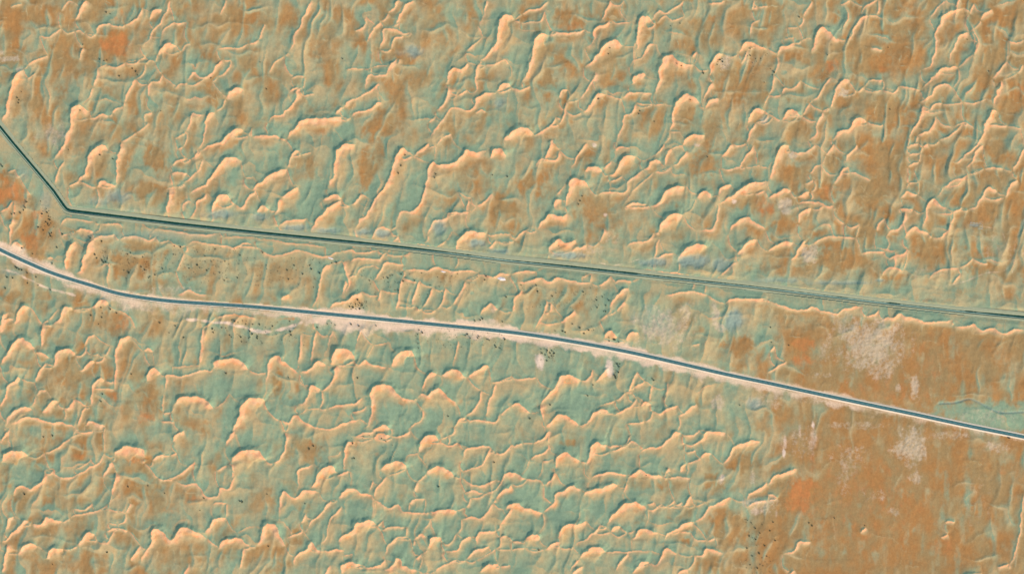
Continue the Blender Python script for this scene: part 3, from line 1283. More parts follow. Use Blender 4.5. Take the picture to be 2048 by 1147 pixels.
nb = 0.6 * fbm(sx / 40, wy / 70, 61, 3) + 0.4 * fbm(GX / 70, GY / 70, 67, 2)
BR = sstep(0.26, 0.92, gb + 0.72 * nb) * 0.84
BR = np.maximum(BR, blobs('brown'))
BR = np.maximum(BR, TONG * sstep(0.32, 0.62, gb + 0.25 * nb) * 0.8)
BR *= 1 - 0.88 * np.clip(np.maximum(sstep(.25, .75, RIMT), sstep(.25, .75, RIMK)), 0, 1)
plain = np.clip((1 - fieldmask) / 0.8, 0, 1)
BR *= 1 - plain * (0.30 * sstep(0.05, 0.6, fbm(GX / 16, GY / 60, 121, 3)) + 0.35 * sstep(0.1, 0.5, fbm(GX / 30, GY / 40, 123, 3)))
TE = blobs('teal')
BR *= (1 - 0.85 * TE)
BR *= (0.25 + 0.75 * sstep(16, 40, np.abs(Dcan))) * (1 - 0.8 * (1 - sstep(26, 40, Dcan)) * sstep(0, 3, Dcan))
RE = np.maximum(0.72 * blobs('red'), np.clip(REDD * 1.25, 0, 1))
TAN = np.clip(TAN - 0.45 * TE - 0.22 * (1 - gb) + 0.34 * TONG * sstep(.05, .5, gb) - 0.50 * SHADEM, 0, 1)  # outer flanks pushed to teal as painted shade
BR *= 1 - 0.75 * SHADEM; RE *= 1 - 0.8 * SHADEM  # brown and red also removed from the flanks painted as shade
PA = blobs('pale'); WH = blobs('white'); PN = blobs('pan')
# road verges: pale graded sand of varying width
vx = GX
south_w = np.interp(vx, [-400,0,100,180,250,330,450,560,700,850,1000,1150,1300,1500,1700,1900,2048,2400],[12,12,12,20,26,24,15,17,30,22,18,19,18,18,19,11,13,13])
north_w = np.interp(vx, [-400,0,50,110,180,300,450,640,700,760,900,960,1030,1100,1190,1240,1300,1500,1700,1900,2400],[14,15,24,16,8,9,6,8,20,9,9,20,10,8,8,15,10,8,10,5,5])
vn = 1.15 + 0.6 * gnoise(GX / 24, GY / 24, 71) + 0.22 * gnoise(GX / 7, GY / 7, 73)
ad = np.abs(Droad)
VE = np.where(Droad > 0, 1 - sstep(0.45, 1.25, ad / (south_w * vn)), 1 - sstep(0.45, 1.25, ad / (north_w * vn)))
VE *= np.interp(GX, [0, 300, 480, 650, 1250, 1500, 1800, 2048], [.9, .65, .55, .95, 1, .75, .65, .5]).astype(np.float32)
VE *= np.clip(0.80 + 0.35 * gnoise(GX / 40, GY / 12, 79), 0.35, 1)
# beaten tracks
TRACKS = [(3.0,.85,[(375,638),(410,641),(450,645),(490,655),(520,663),(550,661),(580,653),(603,644)]),(2.5,.7,[(0,536),(30,545),(62,561),(100,577),(150,590)]),
 (1.6,.4,[(2048,505),(2010,540),(1975,545),(1930,562),(1880,575)]),(1.3,.35,[(1960,452),(2000,460),(2010,480),(2022,512)]),(1.2,.3,[(1936,505),(1952,480),(1968,470)]),
 (1.4,.35,[(2048,440),(2030,490),(2025,545)]),(1.2,.3,[(1993,430),(1985,480),(1988,540)]),(1.5,.18,[(1640,860),(1650,875),(1680,890),(1692,905),(1680,915),(1650,908)]),
 (1.4,.4,[(1180,520),(1230,530),(1290,515)])]
for w, s, p in TRACKS:
    d = corridor(smooth_line(p, 6.0), 14.0)
    nn = gnoise(GX / 15, GY / 15, 131)
    VE = np.maximum(VE, s * np.clip(0.75 + 0.8 * nn, 0.1, 1.15) * (1 - sstep(w * 0.3, w * (1.7 + 0.9 * nn), np.abs(d))))
dk = corridor(smooth_line([(1878,806),(1911,804),(1936,797),(1951,801),(1971,811),(2001,824),(2048,823),(2120,826)], 5.0), 20.0)
HZ -= 0.5 * (1 - sstep(0.6, 3.4, np.abs(dk)))                                   # a shallow gully
HZ = HZ + plain * 0.5 * fbm(GX / 26, GY / 40, 143, 3)
PN = np.maximum(PN, 0.55 * (1 - sstep(0.8, 3.2, np.abs(dk))))
HZ -= 1.1 * sstep(0.2, 0.8, PN) * att                                            # pits dug beside the canal
HZ += 0.55 * PA * gnoise(GX / 5.5, GY / 5.5, 83) + 0.4 * PN * gnoise(GX / 5, GY / 5, 85)   # hummocks in the crusted ground

# the road stands on a low bank, the canal cuts the sheet away
HZ = np.where(ad < 24, HZ * sstep(5, 24, ad), HZ)
base_flat = 2.5 * broad
HZ = HZ - 2.5 * broad * (1 - sstep(0, 60, np.minimum(np.abs(Dcan), ad)))
HZ = np.where(ad < 4.6, np.minimum(HZ, -0.25), HZ)
HZ = np.where(np.abs(Dcan) < 7.5, np.minimum(HZ, -4.5), HZ)
FZ = HZ.copy()

def ground_z(px, py):
    i = int(np.clip(np.searchsorted(ax_x, px) - 1, 0, NX - 2)); j = int(np.clip(np.searchsorted(ax_y, py) - 1, 0, NY - 2))
    u = (px - ax_x[i]) / (ax_x[i + 1] - ax_x[i]); v = (py - ax_y[j]) / (ax_y[j + 1] - ax_y[j])
    return float((HZ[j, i] * (1 - u) + HZ[j, i + 1] * u) * (1 - v) + (HZ[j + 1, i] * (1 - u) + HZ[j + 1, i + 1] * u) * v)

gxh = np.gradient(HZ, ax_x, axis=1); gyh = np.gradient(HZ, ax_y, axis=0)
NRM = np.stack([-gxh, gyh, np.ones_like(HZ)], -1); NRM /= np.linalg.norm(NRM, axis=-1, keepdims=True)
NRM = NRM.reshape(-1, 3).astype(np.float32)
CO = np.stack([GX - W0 / 2, H0 / 2 - GY, HZ], -1).reshape(-1, 3).astype(np.float32)
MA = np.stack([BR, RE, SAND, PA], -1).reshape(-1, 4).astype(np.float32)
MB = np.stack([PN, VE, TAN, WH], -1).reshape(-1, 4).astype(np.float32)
jj, ii = np.meshgrid(np.arange(NY - 1), np.arange(NX - 1), indexing='ij')
v0 = (jj * NX + ii).ravel()
QUADS = np.stack([v0, v0 + NX, v0 + NX + 1, v0 + 1], -1).astype(np.int32)

# ---------------------------------------------------------------- materials
class NB:
    def __init__(s, name):
        s.m = bpy.data.materials.new(name); s.m.use_nodes = True
        s.t = s.m.node_tree; s.t.nodes.clear()
        s.o = s.n('ShaderNodeOutputMaterial'); s.b = s.n('ShaderNodeBsdfPrincipled')
        s.t.links.new(s.b.outputs[0], s.o.inputs[0])
    def n(s, k, **kw):
        x = s.t.nodes.new(k)
        for a, v in kw.items(): setattr(x, a, v)
        return x
    def l(s, a, b): s.t.links.new(a, b)
    def mix(s, fac, a, b, blend='MIX'):
        x = s.n('ShaderNodeMix', data_type='RGBA', blend_type=blend)
        for sock, v in ((x.inputs[0], fac), (x.inputs[6], a), (x.inputs[7], b)):
            if hasattr(v, 'links') or hasattr(v, 'is_linked'): s.l(v, sock)
            elif isinstance(v, (int, float)): sock.default_value = v
            else: sock.default_value = (*v, 1)
        return x.outputs[2]
    def math(s, op, a, b=0.0, clamp=False):
        x = s.n('ShaderNodeMath', operation=op, use_clamp=clamp)
        for sock, v in ((x.inputs[0], a), (x.inputs[1], b)):
            if isinstance(v, (int, float)): sock.default_value = v
            else: s.l(v, sock)
        return x.outputs[0]
    def noise(s, vec, scale, detail=3, rough=0.55):
        x = s.n('ShaderNodeTexNoise'); x.inputs['Scale'].default_value = scale
        x.inputs['Detail'].default_value = detail; x.inputs['Roughness'].default_value = rough
        s.l(vec, x.inputs['Vector']); return x.outputs[0]
    def ramp(s, f, a, b):
        x = s.n('ShaderNodeMapRange', interpolation_type='SMOOTHSTEP'); x.inputs[1].default_value = a; x.inputs[2].default_value = b
        s.l(f, x.inputs[0]); return x.outputs[0]

TEAL = (0.270, 0.398, 0.232)
TANC = (0.530, 0.422, 0.198)
OCHRE = (0.435, 0.236, 0.076)
OCHRE2 = (0.385, 0.268, 0.106)
RUST = (0.575, 0.238, 0.074)
SANDC = (0.860, 0.448, 0.212)
SANDC2 = (0.740, 0.480, 0.250)
PALEC = (0.640, 0.540, 0.340)
WHITEC = (0.860, 0.690, 0.480)
PANC = (0.270, 0.390, 0.300)
VERGE = (0.890, 0.680, 0.425)

def ground_material():
    q = NB('desert_sand')
    geo = q.n('ShaderNodeNewGeometry').outputs['Position']
    ma = q.n('ShaderNodeAttribute', attribute_name='cover_a'); mb = q.n('ShaderNodeAttribute', attribute_name='cover_b')
    sa = q.n('ShaderNodeSeparateColor'); sb = q.n('ShaderNodeSeparateColor')
    q.l(ma.outputs['Color'], sa.inputs[0]); q.l(mb.outputs['Color'], sb.inputs[0])
    brown, red, sand, pale = sa.outputs[0], sa.outputs[1], sa.outputs[2], ma.outputs['Alpha']
    pan, verge, teal, white = sb.outputs[0], sb.outputs[1], sb.outputs[2], mb.outputs['Alpha']
    mp = q.n('ShaderNodeMapping'); mp.inputs['Scale'].default_value = (1, 0.65, 1); q.l(geo, mp.inputs[0])
    str_ = mp.outputs[0]
    n_big = q.noise(str_, 0.022, 4); n_mid = q.noise(str_, 0.075, 4); n_fin = q.noise(geo, 0.30, 3, 0.6); n_spk = q.noise(geo, 0.16, 6, 0.75)
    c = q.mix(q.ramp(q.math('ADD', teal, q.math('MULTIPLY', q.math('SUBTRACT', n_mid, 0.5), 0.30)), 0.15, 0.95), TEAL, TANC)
    bf = q.math('ADD', brown, q.math('MULTIPLY', q.math('SUBTRACT', n_mid, 0.5), 0.55))
    bf = q.ramp(bf, 0.12, 0.88)
    oc = q.mix(q.ramp(n_big, .40, .62), OCHRE2, OCHRE)
    c = q.mix(bf, c, oc)
    rf = q.ramp(q.math('ADD', red, q.math('MULTIPLY', q.math('SUBTRACT', n_mid, 0.53), 1.2)), 0.10, 0.95)
    c = q.mix(q.math('MULTIPLY', rf, q.math('SUBTRACT', 1.0, sand)), c, RUST)
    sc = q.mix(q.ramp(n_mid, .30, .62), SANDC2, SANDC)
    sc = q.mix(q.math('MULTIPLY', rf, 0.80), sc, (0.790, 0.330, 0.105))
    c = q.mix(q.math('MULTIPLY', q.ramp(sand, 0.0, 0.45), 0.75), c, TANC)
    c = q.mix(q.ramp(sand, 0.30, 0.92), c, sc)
    c = q.mix(q.math('MULTIPLY', pan, 0.85), c, PANC)
    pf = q.ramp(q.math('ADD', q.math('MULTIPLY', pale, 0.85), q.math('ADD', q.math('MULTIPLY', q.math('SUBTRACT', n_spk, 0.54), 1.8), q.math('MULTIPLY', q.math('SUBTRACT', n_mid, 0.5), 1.2))), 0.05, 0.85)
    pf = q.math('MULTIPLY', pf, q.ramp(pale, 0.02, 0.3))
    c = q.mix(q.math('MULTIPLY', pf, 0.75), c, PALEC)
    vf = q.ramp(q.math('ADD', verge, q.math('MULTIPLY', q.math('SUBTRACT', n_fin, 0.5), 0.30)), 0.08, 0.92)
    c = q.mix(vf, c, VERGE)
    wf = q.ramp(q.math('ADD', white, q.math('MULTIPLY', q.math('SUBTRACT', n_fin, 0.5), 0.5)), 0.1, 1.05)
    c = q.mix(wf, c, WHITEC)
    # grain: small irregular light and dark patches of gravel and drifted sand
    g = q.math('ADD', q.math('ADD', 0.64, q.math('MULTIPLY', n_fin, 0.30)), q.math('MULTIPLY', q.noise(str_, 0.16, 4, 0.65), 0.42))
    gg = q.n('ShaderNodeCombineColor')
    for k in range(3): q.l(g, gg.inputs[k])
    c = q.mix(1.0, c, gg.outputs[0], 'MULTIPLY')
    q.l(c, q.b.inputs['Base Color'])
    q.b.inputs['Roughness'].default_value = 1.0
    q.b.inputs['Specular IOR Level'].default_value = 0.05
    bp = q.n('ShaderNodeBump'); bp.inputs['Strength'].default_value = 0.45; bp.inputs['Distance'].default_value = 1.0
    q.l(q.noise(geo, 0.22, 4, 0.6), bp.inputs['Height']); q.l(bp.outputs[0], q.b.inputs['Normal'])
    return q.m
M_SAND = ground_material()

def simple(name, col, rough=0.8, var=0.15, scale=0.5, metal=0.0, spec=0.2):
    q = NB(name)
    geo = q.n('ShaderNodeNewGeometry').outputs['Position']
    n = q.noise(geo, scale, 4, 0.6)
    c = q.mix(n, tuple(x * (1 - var) for x in col), tuple(min(1, x * (1 + var)) for x in col))
    q.l(c, q.b.inputs['Base Color']); q.b.inputs['Roughness'].default_value = rough
    q.b.inputs['Metallic'].default_value = metal; q.b.inputs['Specular IOR Level'].default_value = spec
    return q.m
M_ASPH = simple('asphalt', (0.064, 0.172, 0.160), 0.9, 0.20, 0.12)
M_LINE = simple('road_paint', (0.15, 0.30, 0.29), 0.7, 0.25, 0.4)
M_EDGE = simple('gravel_edge', (0.82, 0.72, 0.49), 0.95, 0.14, 0.25)
M_LIP = simple('canal_lining', (0.28, 0.43, 0.30), 0.9, 0.2, 0.15)
M_BANKS = simple('canal_bank_sand', (0.38, 0.43, 0.25), 1.0, 0.2, 0.09)
M_WATER = simple('dark_green_water', (0.006, 0.060, 0.038), 0.35, 0.25, 0.05, 0.0, 0.3)
M_PIPE = simple('dark_pipe_coating', (0.028, 0.055, 0.042), 0.7, 0.3, 0.3)
M_CONC = simple('concrete_block', (0.28, 0.30, 0.24), 0.9, 0.2, 1.0)
M_LEAF = [simple('shrub_leaf', (0.048, 0.078, 0.044), 0.9, 0.5, 0.8), simple('grey_shrub_leaf', (0.075, 0.095, 0.058), 0.9, 0.5, 0.8)]
M_STEM = simple('shrub_wood', (0.06, 0.045, 0.03), 0.9)
M_GYPS = simple('white_gypsum', (0.80, 0.78, 0.68), 0.95, 0.12, 0.3)
M_MUD = simple('pale_mud_wall', (0.40, 0.42, 0.33), 0.95, 0.2, 0.5)
M_CAR = simple('olive_car_paint', (0.035, 0.04, 0.022), 0.35, 0.1, 1.0, 0.3, 0.5)
M_GLASS = simple('car_glass', (0.01, 0.012, 0.014), 0.08, 0.1, 1.0, 0.0, 0.5)
M_TYRE = simple('tyre_rubber', (0.015, 0.015, 0.015), 0.9)
M_LAMP = simple('lamp_lens', (0.5, 0.45, 0.4), 0.2)

# ---------------------------------------------------------------- objects
def link(o, parent=None):
    COL.objects.link(o)
    if parent is not None: o.parent = parent
    return o
def mesh_from(name, co, faces, mat, smooth=True):
    me = bpy.data.meshes.new(name)
    me.from_pydata([tuple(map(float, c)) for c in co], [], [tuple(int(i) for i in f) for f in faces])
    me.materials.append(mat)
    me.polygons.foreach_set('use_smooth', [smooth] * len(me.polygons))
    me.update()
    return me
def tag(o, label=None, cat=None, group=None, kind=None):
    if label: o['label'] = label
    if cat: o['category'] = cat
    if group: o['group'] = group
    if kind: o['kind'] = kind
    return o

def sheet(name, fsel, parent=None):
    q = QUADS[fsel]
    vs, inv = np.unique(q, return_inverse=True)
    inv = inv.reshape(-1, 4).astype(np.int32)
    me = bpy.data.meshes.new(name)
    me.vertices.add(len(vs)); me.loops.add(inv.size); me.polygons.add(len(inv))
    me.vertices.foreach_set('co', CO[vs].ravel())
    me.polygons.foreach_set('loop_start', np.arange(0, inv.size, 4, dtype=np.int32))
    me.loops.foreach_set('vertex_index', inv.ravel())
    for nm, arr in (('cover_a', MA), ('cover_b', MB)):
        at = me.attributes.new(nm, 'FLOAT_COLOR', 'POINT')
        at.data.foreach_set('color', arr[vs].ravel())
    me.update(calc_edges=True)
    me.polygons.foreach_set('use_smooth', np.ones(len(inv), bool))
    me.normals_split_custom_set_from_vertices(NRM[vs])
    me.materials.append(M_SAND)
    o = bpy.data.objects.new(name, me)
    return link(o, parent)

fid = DID.reshape(-1)[QUADS[:, 0]]
far = (np.abs(Droad).reshape(-1)[QUADS[:, 0]] < 9) | (np.abs(Dcan).reshape(-1)[QUADS[:, 0]] < 11)
fid = np.where(far, -1, fid)
cnt = np.bincount(fid[fid >= 0], minlength=NCREST)
keep = np.zeros(NCREST, bool); keep[np.argsort(-cnt)[:300]] = True; keep &= cnt > 25
isd = (fid >= 0) & keep[np.clip(fid, 0, None)]
ground = sheet('desert_ground', np.nonzero(~isd)[0])
tag(ground, kind='structure')
order = np.argsort(fid, kind='stable')
bounds = np.searchsorted(fid[order], np.arange(NCREST + 1))
for k in range(NCREST):
    if keep[k]:
        sheet('dune', order[bounds[k]:bounds[k + 1]], ground)

# ---- ribbons along a line
def offsets(L):
    P = np.array(L, float); T = np.gradient(P, axis=0); T /= np.linalg.norm(T, axis=1, keepdims=True)
    return P, np.stack([-T[:, 1], T[:, 0]], 1)            # right-hand side (y down)
def ribbon(name, L, prof, mat, parent=None, smooth=False):
    """prof(i) -> list of (offset to the right, z)"""
    P, Nn = offsets(L); co = []; fa = []
    m = None
    for i in range(len(P)):
        pr = prof(i); m = len(pr)
        for off, z in pr:
            p = P[i] + Nn[i] * off
            co.append(wpt(p[0], p[1], z))
    for i in range(len(P) - 1):
        for k in range(m - 1):
            a = i * m + k
            fa.append((a, a + 1, a + m + 1, a + m))
    o = bpy.data.objects.new(name, mesh_from(name, co, [f[::-1] for f in fa], mat, smooth))
    return link(o, parent)
def densify(L, step):
    o = []
    for i in range(len(L) - 1):
        a, b = np.array(L[i], float), np.array(L[i + 1], float)
        n = max(1, int(np.hypot(*(b - a)) / step))
        for k in range(n): o.append(a + (b - a) * k / n)
    o.append(np.array(L[-1], float)); return np.array(o)
# ---- the road: asphalt on a low bank, pale gravel edges, dashed centre line
RL = densify(roadL, 6.0)
HWR = 3.35
jit = [1 + 0.16 * math.sin(i * 0.7) + 0.14 * math.sin(i * 0.23 + 1) + random.uniform(-.08, .08) for i in range(len(RL))]
jit2 = [1 + 0.16 * math.sin(i * 0.5 + 2) + 0.14 * math.sin(i * 0.31) + random.uniform(-.08, .08) for i in range(len(RL))]
road = ribbon('road', RL, lambda i: [(-HWR, 0.50), (0, 0.58), (HWR, 0.50)], M_ASPH)
tag(road, kind='structure')
ribbon('gravel_shoulder', RL, lambda i: [(-HWR - 2.9, -0.32), (-HWR - 1.2 * jit[i], 0.40), (-HWR + 0.02, 0.485)], M_EDGE, road)
ribbon('gravel_shoulder', RL, lambda i: [(HWR - 0.02, 0.485), (HWR + 1.4 * jit2[i], 0.40), (HWR + 2.9, -0.32)], M_EDGE, road)
dashes = 0
P, Nn = offsets(RL)
acc = 0.0
seg = np.hypot(*np.diff(P, axis=0).T); cum = np.concatenate([[0], np.cumsum(seg)])
def at_len(s):
    i = int(np.clip(np.searchsorted(cum, s) - 1, 0, len(P) - 2)); u = (s - cum[i]) / seg[i]
    return P[i] * (1 - u) + P[i + 1] * u, (P[i + 1] - P[i]) / seg[i]
dash_me = None
s = 0
while s < cum[-1]:
    c, t = at_len(s)
    if -20 < c[0] < 2070 and -20 < c[1] < 1170:
        if dash_me is None:
            dash_me = mesh_from('centre_dash', [(-2.9, -.30, 0), (2.9, -.30, 0), (2.9, .30, 0), (-2.9, .30, 0)], [(0, 1, 2, 3)], M_LINE, False)
        o = bpy.data.objects.new('centre_dash', dash_me); o.location = wpt(c[0], c[1], 0.586); o.rotation_euler = (0, 0, -math.atan2(t[1], t[0]))
        link(o, road); dashes += 1
    s += 10.5

# ---- the canal: lined channel with dark water, choked by sand along parts of its length
CL = densify(canalL, 3.0)
cxs = [-800, 0, 100, 136, 200, 500, 700, 840, 885, 905, 932, 936, 945, 1010, 1040, 1075, 1120, 1270, 1283, 1300, 1340, 1420, 1490, 1540, 1600, 1672, 1680, 1690, 1698, 1772, 1780, 1797, 1804, 1820, 1850, 1925, 1935, 1960, 1985, 2048, 2900]
cws = [2.1, 2.1, 2.2, 2.6, 2.3, 2.1, 2.0, 1.7, 1.3, .6, .8, 1.2, .25, .35, .7, .9, 1.5, 1.7, .8, 1.0, 1.0, .8, .7, .5, .25, .2, .9, .8, .2, .2, 1.3, 1.2, .25, .6, .5, .4, 1.3, 1.0, 1.5, 2.0, 2.2]
hw = []
for i, (x, y) in enumerate(CL):
    b = float(np.interp(x, cxs, cws))
    hw.append(max(0.12, b * (1 + 0.10 * random.uniform(-1, 1)) + (random.uniform(-.25, .35) if 900 < x < 1960 else 0)))
def canal_prof(i):
    h = hw[i]; dz = -1.1 - 0.5 * min(1, h)
    return [(-9.5, 0.04), (-6.5, 0.34), (-h - 1.0, 0.12), (-h, -0.10), (-h * .82, dz), (h * .82, dz), (h, -0.10), (h + 0.45, 0.26)]
canal = ribbon('canal', CL, lambda i: canal_prof(i)[3:], M_LIP, None, False)
tag(canal, kind='structure')
ribbon('bank', CL, lambda i: canal_prof(i)[:4], M_BANKS, canal, True)
ribbon('bank_path', CL, lambda i: [(hw[i] + 0.45, 0.26), (max(hw[i] + 1.2, 3.7), 0.30)], M_LIP, canal, True)
ribbon('bank', CL, lambda i: [(max(hw[i] + 1.2, 3.7), 0.30), (6.5, 0.20), (9.5, 0.04)], M_BANKS, canal, True)
water = ribbon('water', CL, lambda i: [(-hw[i] * .93, -0.55), (hw[i] * .93, -0.55)], M_WATER, canal)

# ---- the pipeline on the canal's south bank: welded lengths on concrete blocks
pipe = bpy.data.objects.new('pipeline', None); link(pipe)
tag(pipe, 'thin dark pipeline running along the south bank of the green canal', 'pipeline')
PL, PN_ = offsets(densify(canalL, 4.0))
offp = PL + PN_ * 4.25
keepi = [i for i in range(len(offp)) if -60 < offp[i][0] < W0 + 60 and -60 < offp[i][1]]
offp = offp[keepi]
def tube(pts, r, n=8):
    co = []; fa = []
    P3 = [Vector(p) for p in pts]
    for i, p in enumerate(P3):
        t = (P3[min(i + 1, len(P3) - 1)] - P3[max(i - 1, 0)]).normalized()
        a = t.cross(Vector((0, 0, 1))).normalized(); b = a.cross(t)
        for k in range(n):
            an = 2 * math.pi * k / n
            co.append(p + a * (r * math.cos(an)) + b * (r * math.sin(an)))
    for i in range(len(P3) - 1):
        for k in range(n):
            fa.append((i * n + k, i * n + (k + 1) % n, (i + 1) * n + (k + 1) % n, (i + 1) * n + k))
    fa.append(tuple(range(n))[::-1]); fa.append(tuple((len(P3) - 1) * n + k for k in range(n)))
    return co, fa
stepn = 6
blk = None
pipe.location = wpt(offp[0][0], offp[0][1], 0.0)
inv = Matrix.Translation(-pipe.location)
for s0 in range(0, len(offp) - 1, stepn):
    e = min(s0 + stepn, len(offp) - 1)
    pts = [wpt(x, y, 0.85 + 0.05 * math.sin(x * .05)) for x, y in offp[s0:e + 1]]
    co, fa = tube(pts, 0.40)
    o = bpy.data.objects.new('pipe_length', mesh_from('pipe_length', [inv @ c for c in co], fa, M_PIPE))
    link(o, pipe)
    if blk is None:
        bm = bmesh.new(); bmesh.ops.create_cube(bm, size=1.0)
        for v in bm.verts: v.co = Vector((v.co.x * 0.7, v.co.y * (1.3 if v.co.z < 0 else 1.0), v.co.z * 0.55))
        blk = bpy.data.meshes.new('support_block'); bm.to_mesh(blk); bm.free(); blk.materials.append(M_CONC)
    o = bpy.data.objects.new('support_block', blk); c = offp[s0]; d = offp[min(s0 + 1, len(offp) - 1)] - c
    o.location = inv @ wpt(c[0], c[1], 0.30); o.rotation_euler = (0, 0, -math.atan2(d[1], d[0])); link(o, pipe)

# ---- shrubs
def shrub_mesh(name, seed, leafmat):
    r = random.Random(seed); co = []; fa = []; mi = []
    for k in range(5):                                              # woody stems
        a = r.uniform(0, 6.28); tx, ty, tz = .5 * math.cos(a), .5 * math.sin(a), r.uniform(.5, .8)
        b = len(co)
        for q in range(3):
            an = q * 2.094; co.append((.06 * math.cos(an), .06 * math.sin(an), -0.15))
        co.append((tx, ty, tz))
        for q in range(3): fa.append((b + q, b + (q + 1) % 3, b + 3)); mi.append(1)
    lob = [(r.uniform(-.45, .45), r.uniform(-.45, .45), r.uniform(.35, .75), r.uniform(.38, .62)) for _ in range(6)]
    for k in range(150):
        lx, ly, lz, lr = r.choice(lob)
        u = Vector((r.gauss(0, 1), r.gauss(0, 1), r.gauss(0, 1))).normalized()
        c = Vector((lx, ly, lz)) + u * lr * r.uniform(.6, 1.0)
        if c.z < 0.05: c.z = abs(c.z) + .05
        s = r.uniform(.13, .24)
        t = u.cross(Vector((r.gauss(0, 1), r.gauss(0, 1), r.gauss(0, 1)))).normalized(); q2 = (u + t * r.uniform(-.6, .6)).cross(t).normalized()
        b = len(co)
        co += [c - t * s, c + q2 * s * .6, c + t * s, c - q2 * s * .6]
        fa.append((b, b + 1, b + 2, b + 3)); mi.append(0)
    me = mesh_from(name, co, fa, leafmat, False); me.materials.append(M_STEM)
    me.polygons.foreach_set('material_index', mi); return me
SM = [shrub_mesh('shrub', s, M_LEAF[s % 2 if s > 2 else 0]) for s in range(6)]
SLAB = {
 'n': ('dark scrub bush among the dunes north of the canal', 'bushes scattered in the northern dunes'),
 'b': ('dark bush on the sand below the sharp bend of the canal', 'bushes near the canal bend'),
 's': ('dark bush beside the curving road at its far western end', 'bushes by the western road curve'),
 'm': ('small dark bush in the scrub belt between canal and road', 'bushes in the belt between canal and road'),
 'r': ('small dark bush along the pale southern verge of the road', 'bushes along the southern road verge'),
 'd': ('lone dark bush among the dunes south of the road', 'bushes scattered in the southern dunes'),
 'p': ('small dark bush at the edge of the flat brown plain', 'bushes at the edge of the brown plain')}
def shrub_words(x, y, rad, code):
    """label, category and group from the shrub's size and from what it stands beside"""
    lab, grp = SLAB[code]
    size = 'larger' if rad > 2.05 else 'smaller' if rad < 1.72 else 'mid sized'
    if code == 'n':
        zone = 'near the canal bend' if x < 350 and y > 230 else 'in the top left corner' if x < 350 else 'left of the middle' if x < 900 else 'on the long sinuous ridge above the canal' if x < 1050 and y > 300 else 'just right of the middle' if x < 1300 else 'around the pale crusted patches' if x < 1560 else 'towards the top right corner'
        return f'{size} dark bush in the northern dunes, {zone}', 'shrub', f'{grp}, {zone}'
    if code == 'm':
        zone = 'west end by the paired tan ridges' if x < 230 else 'on brown ground left of the oval hollow' if x < 420 else 'just left of the oval hollow' if x < 640 else 'below the orange slip' if y > 595 and x < 740 else 'among the striped ridges' if x < 1000 else 'towards the pale quarried ground'
        return f'{size} dark bush between canal and road, {zone}', 'shrub', f'{grp}, {zone}'
    if code == 'r':
        zone = 'by the whitish looping track' if x < 640 else 'along the middle of the verge' if x < 900 else 'in the thick row at mid picture' if x < 1050 else 'beside the left white sand patch' if x < 1150 else 'beside the right white sand patch'
        return f'{size} dark bush south of the road, {zone}', 'shrub', f'{grp}, {zone}'
    if code == 'd':
        zone = 'at the left' if x < 520 else 'at the lower middle' if x < 820 else 'right of the middle'
        return f'{size} lone bush among the southern dunes, {zone}', 'shrub', f'{grp}, {zone}'
    if code == 'p':
        zone = 'above the road' if y < 800 else 'in the loose bottom thicket' if x < 1560 else 'out on the open brown ground'
        return f'{size} dark bush by the brown plain, {zone}', 'shrub', f'{grp}, {zone}'
    if code == 'b':
        zone = 'in the close cluster below the bend' if 76 < x < 110 and y < 475 else 'on orange ground by the left edge' if x < 60 else 'between bend and road'
        return f'{size} dark bush near the canal bend, {zone}', 'shrub', f'{grp}, {zone}'
    zone = 'on the strip beside the parallel track' if x < 110 else 'on the orange slope below the road'
    return f'{size} dark bush by the western road curve, {zone}', 'shrub', f'{grp}, {zone}'
def put_shrub(x, y, rad, code, label=None, grp=None):
    o = bpy.data.objects.new('shrub', random.choice(SM))
    o.location = wpt(x, y, ground_z(x, y)); o.rotation_euler = (0, 0, random.uniform(0, 6.28))
    o.scale = (rad, rad * random.uniform(.85, 1.15), rad * random.uniform(.7, 1.0))
    link(o)
    if label: tag(o, label, 'shrub', grp)
    else: tag(o, *shrub_words(x, y, rad, code))
SP = []
for ln in SHRUB_TXT.strip().splitlines():
    f = ln.split(); v = list(map(float, f[1:]))
    for i in range(0, len(v), 2): SP.append((v[i], v[i + 1], f[0]))
for x, y, c in SP:
    if abs(x - 30) < 20 and 530 < y < 560: rr = random.uniform(2.1, 2.7)
    else: rr = random.uniform(1.2, 2.3) if c in 'np' else random.uniform(1.4, 2.5)
    put_shrub(x + random.uniform(-.5, .5), y + random.uniform(-.5, .5), rr, c)
put_shrub(1229, 678.5, 3.6, None, 'largest dark bush, on the orange sand mound at the road’s north edge')
put_shrub(1218, 675, 1.7, None, 'small round bush just left of the largest bush on the mound')
put_shrub(1218.5, 681, 1.9, None, 'greyish bush below left of the largest bush on the mound')
put_shrub(1237.5, 683, 1.9, None, 'dark bush at the lower right of the largest bush on the mound')

